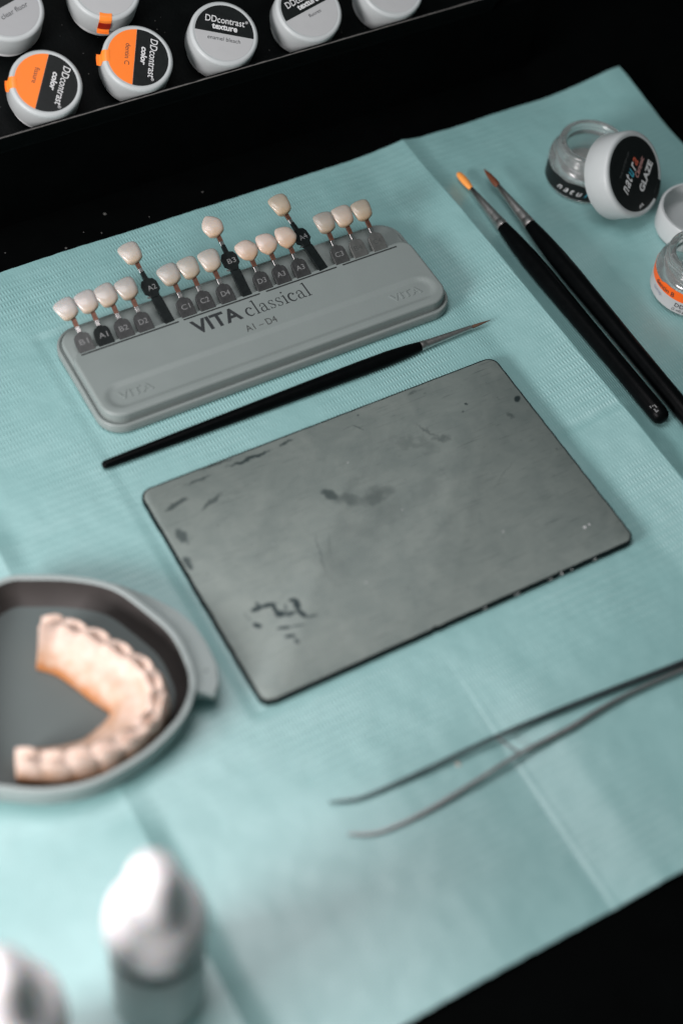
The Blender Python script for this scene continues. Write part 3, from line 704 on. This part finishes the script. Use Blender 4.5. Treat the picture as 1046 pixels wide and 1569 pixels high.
def cap_mesh(r, h, wall=1.8, top=2.0):
    # closed end at z=h, open end at z=0
    mb = MB(); mb.lathe([(r - wall, 0), (r - .5, 0), (r, .6), (r, h - 2.2), (r - .35, h - 1.0), (r - 1.2, h - .3), (r - 2.4, h), (r - 3.2, h - .25), (.05, h - .25)][::1], 80)
    mb.v = mb.v; return mb
def cap_obj(r, h, name, m, parent, wall=1.8):
    outer = [(r - wall, 0), (r - .5, 0), (r, .6), (r, h - 2.2), (r - .35, h - 1.0), (r - 1.2, h - .3), (r - 2.4, h), (r - 3.2, h - .3), (.02, h - .3)]
    inner = [(.02, h - 2.4), (r - wall - 1, h - 2.4), (r - wall, h - 3.4)]
    mb = MB(); mb.lathe(inner + outer, 80)
    # open the annulus at the mouth: last inner ring joins first outer ring
    seg = 80; n0 = 0
    mb.f = [f for f in mb.f if len(f) == 4 or len(f) != seg]
    mb.mi = mb.mi[:len(mb.f)]
    return mb.build(name, m, parent, angle=45)
nrm = Vector((0.26812536, -0.72896469, 0.62985655)).normalized()
capc = Vector((530.6, 499.0, 30.9)); Hc = 17
upv = (Vector((0, 0, 1)) - nrm * nrm.z).normalized(); rtv = upv.cross(nrm)
cap = thing('loose_lid', 'white screw cap with black lettered face leaning against the open glass jar', 'lid', capc - nrm * Hc, None, basis(rtv, upv, nrm))
cap_obj(25, Hc, 'cap_shell', M['white'], cap)
mb = MB(); mb.prism([(21.6 * math.cos(2 * PI * i / 72), 21.6 * math.sin(2 * PI * i / 72)) for i in range(72)], Hc - .3, Hc - .12)
face = mb.build('face_label', M['label_black'], cap, smooth=False)
# seal tab of the label folded over the rim
def tab_strip(a, w, r0, r1, h, drop, m, parent, name='seal_strip', flap=0):
    mb = MB(); path = [(r0, h - .12), (r1 - 2.4, h + .12), (r1 - 1.1, h - .12), (r1 - .1, h - 1.0), (r1 + .18, h - 2.2), (r1 + .2, h - drop)]
    if flap: path += [(r1 + .6, h - drop - .6), (r1 + flap, h - drop - .2)]
    rings = []
    for i, (r, z) in enumerate(path):
        half = w / 2; ring = []
        da = half / r
        for q, dz in ((-1, .1), (-.33, .1), (.33, .1), (1, .1), (1, -.12), (.33, -.12), (-.33, -.12), (-1, -.12)):
            ang = a + q * da; rad = r + (.1 if dz > 0 else -.1) * (1 if i > 2 else 0)
            ring.append((rad * math.cos(ang), rad * math.sin(ang), z + dz * (1 if i <= 3 else .3)))
        rings.append(ring)
    mb.rings(rings); return mb.build(name, m, parent, angle=60)
tab_strip(math.radians(-52), 12, 20.4, 25, Hc, 6, M['label_black'], cap)
def face_text(txt, x, y, ang, w, h, m, bold=0., shear=0., parent=cap, z=Hc - .12, name='printed_word'):
    t = text_geo(txt, 5, bold=bold, shear=shear, thick=.05); place_text(t, x, y, z, math.radians(ang), w, h); return t.build(name, m, parent, smooth=False)
def facept(px, py):   # small helper: none
    return px, py
face_text('GLAZE', 1.5, -13.0, 33, 19.5, 4.6, M['print_white'], bold=.03)
for ch, xx, mm in (('n', 0, 'print_white'), ('a', 4.0, 'print_white'), ('t', 8.2, 'print_white'), ('u', 11.2, 'print_blue'), ('r', 15.6, 'print_white'), ('a', 18.8, 'print_red')):
    c, s_ = math.cos(math.radians(33)), math.sin(math.radians(33))
    face_text(ch, -11.5 + xx * c, -7.5 + xx * s_, 33, 3.6 if ch != 't' else 2.6, 5.0 if ch != 't' else 6.5, M[mm], bold=.01, shear=.4, name='printed_letter')
face_text('Ceramic', 1.5, -3.5, 33, 13, 3.4, M['print_pink'], shear=.3)
face_text('THE SYSTEM OF', -12, 3, 33, 17, 1.6, M['print_dim'])
face_text('FA', -6, -19.6, 6, 4.0, 1.8, M['print_white'], shear=.3)

cap2 = thing('loose_lid', 'empty white screw cap lying open side up behind the orange banded jar', 'lid', (560.8, 469.3, 16.8), None, basis((1, 0, 0), (0, -1, 0), (0, 0, -1)))
cap_obj(23.5, 16, 'cap_shell', M['white'], cap2)

# ------------------------------------------------------------------ tilted tray of powder jars
TK = 0.93                                    # real size of the jars against the drawing units below
TT = math.radians(26); TO = Vector((0, 651, 86.6))
tu = Vector((1, 0, 0)); tv = Vector((0, math.cos(TT), math.sin(TT))); tn = Vector((0, -math.sin(TT), math.cos(TT)))
q_t = basis(tu, tv, tn)
def TP(u, v, n): return TO + (tu * u + tv * v + tn * n) * TK
tray = thing('jar_tray', 'black tilted tray holding rows of small white capped jars', 'tray', TP(214.3, -28.6, -24.5), None, q_t); tray.scale = (TK, TK, TK)
mb = MB(); LT, DT = 460, 190
x0 = -120
mb.box(x0, x0 + LT, 0, DT, -2, 0)                    # floor
mb.box(x0, x0 + LT, 0.0, 1.6, 0, 20.5)                # front wall
mb.box(x0, x0 + LT, DT - 3, DT, 0, 20.5)
mb.box(x0, x0 + 3, 1.6, DT - 3, 0, 20.5); mb.box(x0 + LT - 3, x0 + LT, 1.6, DT - 3, 0, 20.5)
mb.build('tray_shell', M['tray'], tray, smooth=False, bevel=.5)
mb = MB(); ring = []
for i in range(160):
    x = x0 + 2 + (LT - 4) * i / 159
    w_ = .22 + .35 * max(0, vnoise(x / 5, 3) - .35) + .25 * vnoise(x / 1.5, 9)
    ring.append([(x, -.12, 20.2), (x, -.12, 20.54), (x, .05 + w_, 20.66), (x, .1 + w_, 20.52), (x, .1, 20.1)])
mb.rings(ring); mb.build('lip_highlight', M['tray_highlight'], tray, smooth=False)  # thin pale strip, a painted highlight of uneven width
# wedge stand that tilts the tray
mb = MB()
a = TP(214.3, -28.6, -26.6); b_ = TP(214.3, 160, -26.6)
for xx in (0,):
    mb.add([(-118 + 214.3, a.y + 1, a.z - .2), (338 + 214.3, a.y + 1, a.z - .2), (338 + 214.3, b_.y, b_.z - .6), (-118 + 214.3, b_.y, b_.z - .6),
            (-118 + 214.3, a.y + 1, -1.19), (338 + 214.3, a.y + 1, -1.19), (338 + 214.3, b_.y, -1.19), (-118 + 214.3, b_.y, -1.19)],
           [(0, 1, 2, 3), (7, 6, 5, 4), (0, 4, 5, 1), (1, 5, 6, 2), (2, 6, 7, 3), (3, 7, 4, 0)])
st = mb.build('tray_stand', M['table'], smooth=False); st.location = (0, 0, 0)
tag(st, 'black wedge stand under the tilted jar tray', 'stand')

def seg_poly(r, ang, off, side):
    """circle of radius r cut by the line at distance off along normal direction ang; side +1 keeps beyond"""
    pts = []; n = 96
    for i in range(n):
        a = 2 * PI * i / n; x, y = r * math.cos(a), r * math.sin(a)
        d = (x * math.cos(ang) + y * math.sin(ang) - off) * side
        pts.append((a, x, y, d))
    h = math.acos(off / r)
    if side > 0: a0, a1 = ang - h, ang + h
    else: a0, a1 = ang + h, ang - h + 2 * PI
    return [(r * math.cos(a0 + (a1 - a0) * i / 48), r * math.sin(a0 + (a1 - a0) * i / 48)) for i in range(49)]
def powder_jar(label, u, v, parts, extra=()):
    j = thing('powder_jar', label, 'jar', TP(u, v, -24.4), 'small jars in the tilted black tray', q_t); j.scale = (TK, TK, TK)
    Hj = 24.4
    mb = MB(); mb.lathe([(17, 0), (18.6, 1), (18.8, 3), (18.8, 7.6), (17.5, 8.4)], 48); mb.build('jar_body', M['bottle_body'], j, angle=50)
    mb = MB(); mb.lathe([(19.6, 7.2), (20.6, 7.3), (21.0, 8.2), (21.0, Hj - 2.0), (20.7, Hj - 1.0), (20.0, Hj - .3), (19.0, Hj), (18.4, Hj - .25), (.02, Hj - .25)], 72); mb.build('cap', M['white'], j, angle=45)
    for (nm, ang, off, side, m) in parts:
        a = math.radians(ang)
        mb = MB(); mb.prism(seg_poly(17.9, a, off, side) if nm != 'full' else [(17.9 * math.cos(2 * PI * i / 72), 17.9 * math.sin(2 * PI * i / 72)) for i in range(72)], Hj - .25, Hj - .10)
        mb.build('label_field', m, j, smooth=False)
    for e in extra: e(j, Hj)
    return j
def tx(txt, along, across, dirdeg, w, h, m, bold=0., shear=0.):
    """text centred at (along, across) in its own reading frame, reading direction dirdeg"""
    def f(j, Hj):
        t = text_geo(txt, 5, bold=bold, shear=shear, thick=.05)
        a = math.radians(dirdeg); c, s_ = math.cos(a), math.sin(a)
        place_text(t, along * c - across * s_, along * s_ + across * c, Hj - .10, a, w, h, center=True)
        t.build('printed_word', m, j, smooth=False)
    return f
def strip(deg, w, m, drop=6, flap=0, name='seal_strip'):
    return lambda j, Hj: tab_strip(math.radians(deg), w, 16.8, 21, Hj, drop, m, j, name, flap)
D1, D2, D3, D4, D0 = -125, -117.7, -27, 11.6, 14
# reading frame: text reads along D, 'up' of the letters is D+90
powder_jar('white jar cap with orange and black face marked fissure, nearest the left edge', 249.6, -5.8,
    [('a', D1 + 90, -2.3, 1, M['label_black']), ('b', D1 + 90, -2.45, -1, M['orange'])],
    [tx('DDcontrast', -1.0, 9.4, D1, 25, 4.3, M['print_white'], .004, .2), tx('®', 12.4, 10.4, D1, 1.8, 1.8, M['print_white']), tx('color', -2.2, 4.1, D1, 11.5, 3.6, M['print_white'], .03, .25), tx('fissure', -2.5, -6.5, D1, 10, 2.9, M['ink']), strip(163, 7.0, M['tape'], 5, 1.8)])
powder_jar('white jar cap with orange and black face marked dentin C', 307.0, -6.1,
    [('a', D2 + 90, -1.9, 1, M['label_black']), ('b', D2 + 90, -2.05, -1, M['orange'])],
    [tx('DDcontrast', -1.0, 8.6, D2, 25, 4.3, M['print_white'], .004, .2), tx('®', 12.4, 9.4, D2, 1.8, 1.8, M['print_white']), tx('color', -1.6, 3.3, D2, 11.5, 3.6, M['print_white'], .03, .25), tx('dentin C', -1.0, -6.3, D2, 13.5, 2.9, M['ink']), strip(160, 7.0, M['tape'], 6, 2.6)])
powder_jar('white jar cap with black and pale face marked enamel bleach', 363.5, -5.8,
    [('a', D3 + 90, -.6, 1, M['label_black']), ('b', D3 + 90, -.75, -1, M['label_white'])],
    [tx('DDcontrast', 0, 8.0, D3, 24, 4.2, M['print_white'], .005, 0), tx('®', 13.1, 9.2, D3, 1.8, 1.8, M['print_white']), tx('texture', 0, 3.3, D3, 15.5, 3.4, M['print_white'], .03, 0), tx('enamel bleach', 0, -4.2, D3, 20, 2.5, M['ink'])])
powder_jar('white jar cap with black and pale face marked fluores in the front row', 421.3, -5.9,
    [('a', D4 + 90, .2, 1, M['label_black']), ('b', D4 + 90, .05, -1, M['label_white'])],
    [tx('DDcontrast', 0, 8.4, D4, 24, 4.2, M['print_white'], .005, 0), tx('texture', 1.5, 3.8, D4, 15.5, 3.4, M['print_white'], .03, 0), tx('fluores', 1.5, -3.6, D4, 9.0, 2.3, M['ink'])])
powder_jar('white jar cap with pale face at the right end of the front row', 479.9, -5.7,
    [('a', 80, 1.0, 1, M['label_black']), ('b', 80, .85, -1, M['label_white'])], [tx('enamel', 1, -3.6, -10, 10, 2.4, M['ink'])])
powder_jar('white jar cap with grey face marked clear fluor in the back row', 246.5, 43.6,
    [('a', D0 + 90, 1.8, 1, M['label_black']), ('b', D0 + 90, 1.65, -1, M['label_grey'])], [tx('clear fluor', 2.0, -3.4, D0, 18, 3.2, M['ink'])])
def redseal(j, Hj):
    tab_strip(math.radians(-112), 7.4, 19.2, 21.05, Hj - 2.2, 4.5, M['red'], j, 'red_seal')
powder_jar('white jar cap with hanging orange and red seal strip in the back row', 305.9, 40.5,
    [('full', 0, 0, 1, M['label_white'])], [strip(-112, 7.2, M['tape'], 12, 2.4)])
mb = MB(); 
jb = [o for o in bpy.data.objects if o.name.startswith('powder_jar')][-1]
rings = []
for z in (20.8, 14.6):
    rings.append([(rr_ * math.cos(math.radians(-112 + q)), rr_ * math.sin(math.radians(-112 + q)), z) for rr_, q in ((21.35, -9.6), (21.35, -3), (21.35, 3), (21.35, 9.6), (21.75, 9.6), (21.75, 3), (21.75, -3), (21.75, -9.6))])
mb.rings(rings); mb.build('red_seal', M['red'], jb, smooth=False)

# ------------------------------------------------------------------ denture case and dental arch
case = thing('denture_case', 'open grey D-shaped plastic case with dark inner walls', 'case', (105, 345, 1.6))
inner = [(159.5, 343.5), (158.8, 326), (155, 315), (146, 305.5), (132, 298.5), (117.9, 294.8), (98, 293.6), (79, 299), (62.9, 308.9), (54, 315), (52, 324), (57, 343), (70, 372), (82, 391), (90, 399.5), (99, 403), (107, 402.8), (114, 399.8), (131.2, 390.6), (146, 378), (154, 361)]
def smooth_closed(pts, n=4):
    out = []; m = len(pts)
    for i in range(m):
        p0, p1, p2, p3 = (Vector(pts[(i + k - 1) % m]) for k in range(4))
        for k in range(n):
            t = k / n
            out.append(tuple(.5 * ((2 * p1) + (p2 - p0) * t + (2 * p0 - 5 * p1 + 4 * p2 - p3) * t * t + (3 * p1 - p0 - 3 * p2 + p3) * t ** 3)))
    return out
inn = smooth_closed(inner)
ccx, ccy = 105, 345
def offs(pts, d):
    m = len(pts); out = []
    for i in range(m):
        a = Vector(pts[i - 1]); b = Vector(pts[(i + 1) % m]); t = (b - a).normalized(); nn = Vector((-t.y, t.x))
        p = Vector(pts[i]); 
        if (p - Vector((ccx, ccy))).dot(nn) < 0: nn = -nn
        out.append((p.x + nn.x * d - ccx, p.y + nn.y * d - ccy))
    return out
HC = 16.5
def R3(d, z): return [(x, y, z) for x, y in offs(inn, d)]
mb = MB(); mb.rings([R3(-1.5, 0), R3(.6, .4), R3(1.4, 2), R3(2.6, HC - 3), R3(3.0, HC - .8), R3(2.6, HC), R3(.8, HC + .2), R3(.1, HC - .5)], cap1=False); mb.build('outer_shell', M['case'], case, angle=50)
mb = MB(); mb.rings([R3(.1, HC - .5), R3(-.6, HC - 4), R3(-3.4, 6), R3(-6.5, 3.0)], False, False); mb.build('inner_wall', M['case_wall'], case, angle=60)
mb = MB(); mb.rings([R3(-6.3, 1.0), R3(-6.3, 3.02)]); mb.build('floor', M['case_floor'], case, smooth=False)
# hinge flange
fl_out = [(128, 396.5), (140, 390.6), (151.2, 380.8), (161.8, 368), (169, 356.5), (172.6, 345.6), (173.4, 335), (172.4, 322), (168.5, 312.5), (164.5, 308.5)]
fl_in = [(124, 395), (135, 388.5), (147, 378.2), (156.2, 363.8), (160.2, 352), (162.3, 343), (162.1, 333), (161, 324), (159, 317), (157.3, 312.5)]
mb = MB(); rg = []
for (a, b) in zip(fl_out, fl_in):
    ax_, ay_ = a[0] - ccx, a[1] - ccy; bx_, by_ = b[0] - ccx, b[1] - ccy
    rg.append([(bx_, by_, 9.2), (ax_, ay_, 9.0), (ax_ + .2, ay_, 11.4), (ax_ - .1, ay_, 12.6), (ax_ * .97 + bx_ * .03, ay_ * .97 + by_ * .03, 13.1), (bx_, by_, 15.2)])
mb.rings(rg); mb.build('hinge_flange', M['case'], case, angle=50)
mb = MB(); mb.lathe([(1.6, 12.2), (1.6, 14.0), (.6, 14.2)], 20, c=(165.2 - ccx, 321 - ccy, 0)); mb.build('hinge_pin', M['slit'], case)

arch = thing('dental_arch', 'curved peach ceramic row of teeth lying in the grey case', 'dental model', (110, 335, 4.8))
OUT = [(109.5, 375.5), (119.7, 370.9), (128, 361), (134.5, 352), (141, 341), (146.0, 330), (145, 315), (137, 304), (124, 298.4), (110, 296.6), (97, 298.5), (84, 303), (70.5, 311)]
INN = [(100.5, 361), (104.5, 357.5), (108, 353), (112, 344.5), (116, 335), (120.7, 325.5), (119.9, 323), (116, 319.8), (110, 317.3), (103, 315.5), (95, 316.5), (86, 319.5), (75, 324)]
def cat(pts, n=16):
    pv = [Vector(p) for p in pts]; o_ = []
    for i in range(len(pv) - 1):
        p0 = pv[max(0, i - 1)]; p1 = pv[i]; p2 = pv[i + 1]; p3 = pv[min(len(pv) - 1, i + 2)]
        for k in range(n):
            t = k / n
            o_.append(.5 * ((2 * p1) + (p2 - p0) * t + (2 * p0 - 5 * p1 + 4 * p2 - p3) * t * t + (3 * p1 - p0 - 3 * p2 + p3) * t ** 3))
    return o_ + [pv[-1]]
fo = cat(OUT); fi = cat(INN); rings = []; acc = 0; L_ = [0]
for i in range(1, len(fo)): acc += (fo[i] - fo[i - 1]).length; L_.append(acc)
for i, (o_, n_) in enumerate(zip(fo, fi)):
    u = L_[i] / acc; ph = u * 13.0; k = math.floor(ph); fr = ph - k
    bump = abs(math.sin(PI * fr)) ** .5; hk = (hash2(k, 3) - .5) * 1.8; wk = .05 * (hash2(k, 8) - .5)
    far = max(0, 1 - u / .55); top_ = 20.0 + 3.0 * far + hk * bump
    e = min(1, .5 + min(L_[i], acc - L_[i]) / 2.5)
    cusp = 1.1 * math.sin(2 * PI * fr)
    w_ = (o_ - n_).length; tw = min(.92, 10.5 / w_)           # teeth take the outer 10.5 mm
    b = .07 * (1 - bump)
    bump = bump ** 1.1; b = .05 * (1 - bump)
    prof = [(0, 0), (-.01, 4), (.04, 9), (.5 * (1 - tw) + .05, 14), (1 - tw + .03, top_ - 4.5), (1 - tw * .88 + b, top_ - 2.8 + 2.0 * bump), (1 - tw * .78 + b, top_ - 2.4 + 3.4 * bump + cusp), (1 - tw * .55, top_ - 2.2), (1 - tw * .42, top_ - 2.4 - .6 * bump),
            (1 - tw * .25, top_ - 3.2 + 3.6 * bump - cusp), (1 - tw * .10 - b, top_ - 3.4 + 2.2 * bump), (1.0 + wk - b, top_ - 6), (1.02 + wk - b * .9, top_ - 10), (.98, 5), (.95, 0)]
    rings.append([(n_.x + (o_.x - n_.x) * q - 110, n_.y + (o_.y - n_.y) * q - 335, z * (e if z > 8 else 1)) for q, z in prof])
mb = MB(); mb.rings(rings); mb.build('tooth_row', M['denture'], arch, angle=70)

# ------------------------------------------------------------------ dropper bottles
def bottle(label, x, y):
    o = thing('dropper_bottle', label, 'bottle', (x, y, 1.6), 'white dropper bottles at the near left')
    mb = MB(); mb.lathe([(16.5, 0), (18.4, 1.2), (18.8, 4), (18.8, 52), (18.3, 55.5), (17.6, 56.4)], 56); mb.build('body', M['bottle_body'], o, angle=60)
    mb = MB(); mb.lathe([(17.6, 56.3), (18.2, 56.6), (17.8, 66), (16.8, 66.8)], 56); mb.build('neck_ring', M['bottle_neck'], o)
    mb = MB(); mb.lathe([(16.9, 66.9), (18.7, 67.2), (19.3, 69), (19.1, 77), (18.2, 84), (15.6, 89), (12.6, 92), (11.4, 96), (10.8, 106), (9.8, 115), (8.2, 121), (5.2, 124.8), (.1, 126.2)], 56)
    mb.build('cap', M['bottle'], o, angle=60)
    return o
bottle('white dropper bottle with tapered cap in front of the denture case', 86.3, 202.4)
bottle('white dropper bottle cut off by the lower left corner of the photo', 27.0, 194.5)

# ------------------------------------------------------------------ tweezers
tw = thing('tweezers', 'long curved steel tweezers lying partly open on the near paper', 'tweezers', (300, 230, 2.4))
def arm(pts, m, name):
    mb = MB(); rings = []; n = len(pts)
    P_ = []
    for i in range(n - 1):
        p0, p1, p2, p3 = (Vector(pts[max(0, min(n - 1, i + k - 1))]) for k in range(4))
        for k in range(6):
            t = k / 6
            P_.append(.5 * ((2 * p1) + (p2 - p0) * t + (2 * p0 - 5 * p1 + 4 * p2 - p3) * t * t + (3 * p1 - p0 - 3 * p2 + p3) * t ** 3))
    P_.append(Vector(pts[-1]))
    for i, p in enumerate(P_):
        a = P_[max(0, i - 1)]; b = P_[min(len(P_) - 1, i + 1)]; t = Vector((b.x - a.x, b.y - a.y)).normalized(); nn = Vector((-t.y, t.x))
        w, h = p[3] if len(p) > 3 else 1, 0
        rings.append((p, nn))
    return rings
def armo(pts, wh, m, name):
    rg = []
    base = arm([(x, y, z) for x, y, z in pts], m, name); n = len(base)
    for i, (p, nn) in enumerate(base):
        t = i / (n - 1) * (len(wh) - 1); k = min(len(wh) - 2, int(t)); f = t - k
        w = wh[k][0] * (1 - f) + wh[k + 1][0] * f; h = wh[k][1] * (1 - f) + wh[k + 1][1] * f
        ring = []
        for (du, dz) in ((-1, 0), (-.8, -.8), (.8, -.8), (1, 0), (.8, .8), (-.8, .8)):
            ring.append((p.x + nn.x * du * w * .42 - 300, p.y + nn.y * du * w * .42 - 230, p.z + dz * h / 2))
        rg.append(ring)
    mb = MB(); mb.rings(rg); mb.build(name, m, tw, angle=50)
armo([(188, 242.5, 2.2), (196, 239.0, 2.4), (206, 237.2, 2.6), (230, 236.4, 2.8), (271, 235.8, 3.2), (313, 233.4, 3.4), (373, 228.4, 3.6), (410, 226.6, 3.6), (440, 226.0, 3.6)], [(.8, 1.0), (1.3, 1.8), (1.6, 2.4), (1.8, 3.2), (2.0, 3.6), (2.6, 4.0), (3.2, 4.4), (3.2, 4.4), (2.4, 4.4)], M['steel_dark'], 'upper_arm')
armo([(188, 225.8, 1.8), (195, 221.8, 2.0), (203, 219.6, 2.2), (220, 218.9, 2.4), (245, 220.6, 2.8), (276, 223.6, 3.0), (304, 224.2, 3.2), (320, 225.6, 3.4), (340, 226.4, 3.4), (373, 225.2, 3.6), (410, 224.2, 3.6), (440, 224.0, 3.6)], [(.8, 1.0), (1.3, 1.8), (1.4, 2.2), (1.6, 2.8), (1.8, 3.2), (1.9, 3.6), (2.4, 4.0), (2.2, 4.0), (1.8, 4.0), (1.8, 4.2), (1.6, 4.2), (1.4, 4.2)], M['steel_warm'], 'lower_arm')
armo([(271.5, 235.2, 3.2), (274, 230, 3.0), (276.9, 224, 3.0)], [(1.2, 1.2), (1.0, 1.2), (1.0, 1.0)], M['steel_warm'], 'guide_pin')

# ------------------------------------------------------------------ crumbs and dust
def pebble(mb, x, y, z, r, fl=.6):
    n = 6; rr = [[(x + r * k * math.cos(2 * PI * i / n + k) * (1 + .3 * hash2(i, r * 10)), y + r * k * math.sin(2 * PI * i / n + k) * (1 + .3 * hash2(i, r * 7, 2)), z + r * fl * h) for i in range(n)] for k, h in ((.6, 0), (1, .5), (.8, 1), (.3, 1.3))]
    mb.rings(rr)
mb = MB(); pebble(mb, 0, 0, 0, 1.1); c1 = mb.build('crumb', M['crumb']); c1.location = (.2068, .2304, .0022)
tag(c1, 'small tan crumb between the tweezer tips', 'crumb', 'crumbs on the paper')
c2 = c1.copy(); COL.objects.link(c2); c2.location = (.250, .2335, .0012); c2.scale = (.8, 1.1, .8)
tag(c2, 'small tan crumb lying between the tweezer arms near the guide pin', 'crumb')
mb = MB()
for (x, y, r) in ((253, 625.5, .9), (222, 597.5 + 12, .6), (245, 612.3, .45), (312, 619, .5), (190, 620, .4), (268, 640, .3), (400, 640, .4), (300, 660, .3), (236, 617, .3), (275, 613, .35), (520, 640, .3), (360, 150 - 20, .4), (420, 120, .3)):
    pebble(mb, x, y, -1.18, r, .4)
rnd = random.Random(3)
for i in range(150):
    u = rnd.uniform(200, 520); v = rnd.uniform(-18, 70); p = TP(u, v, -24.2)
    k = len(mb.v); pebble(mb, p.x, p.y, p.z, rnd.uniform(.12, .38) * (2.0 if rnd.random() > .93 else 1), .4)
dst = mb.build('dust', M['dust'], smooth=False)
tag(dst, kind='stuff')
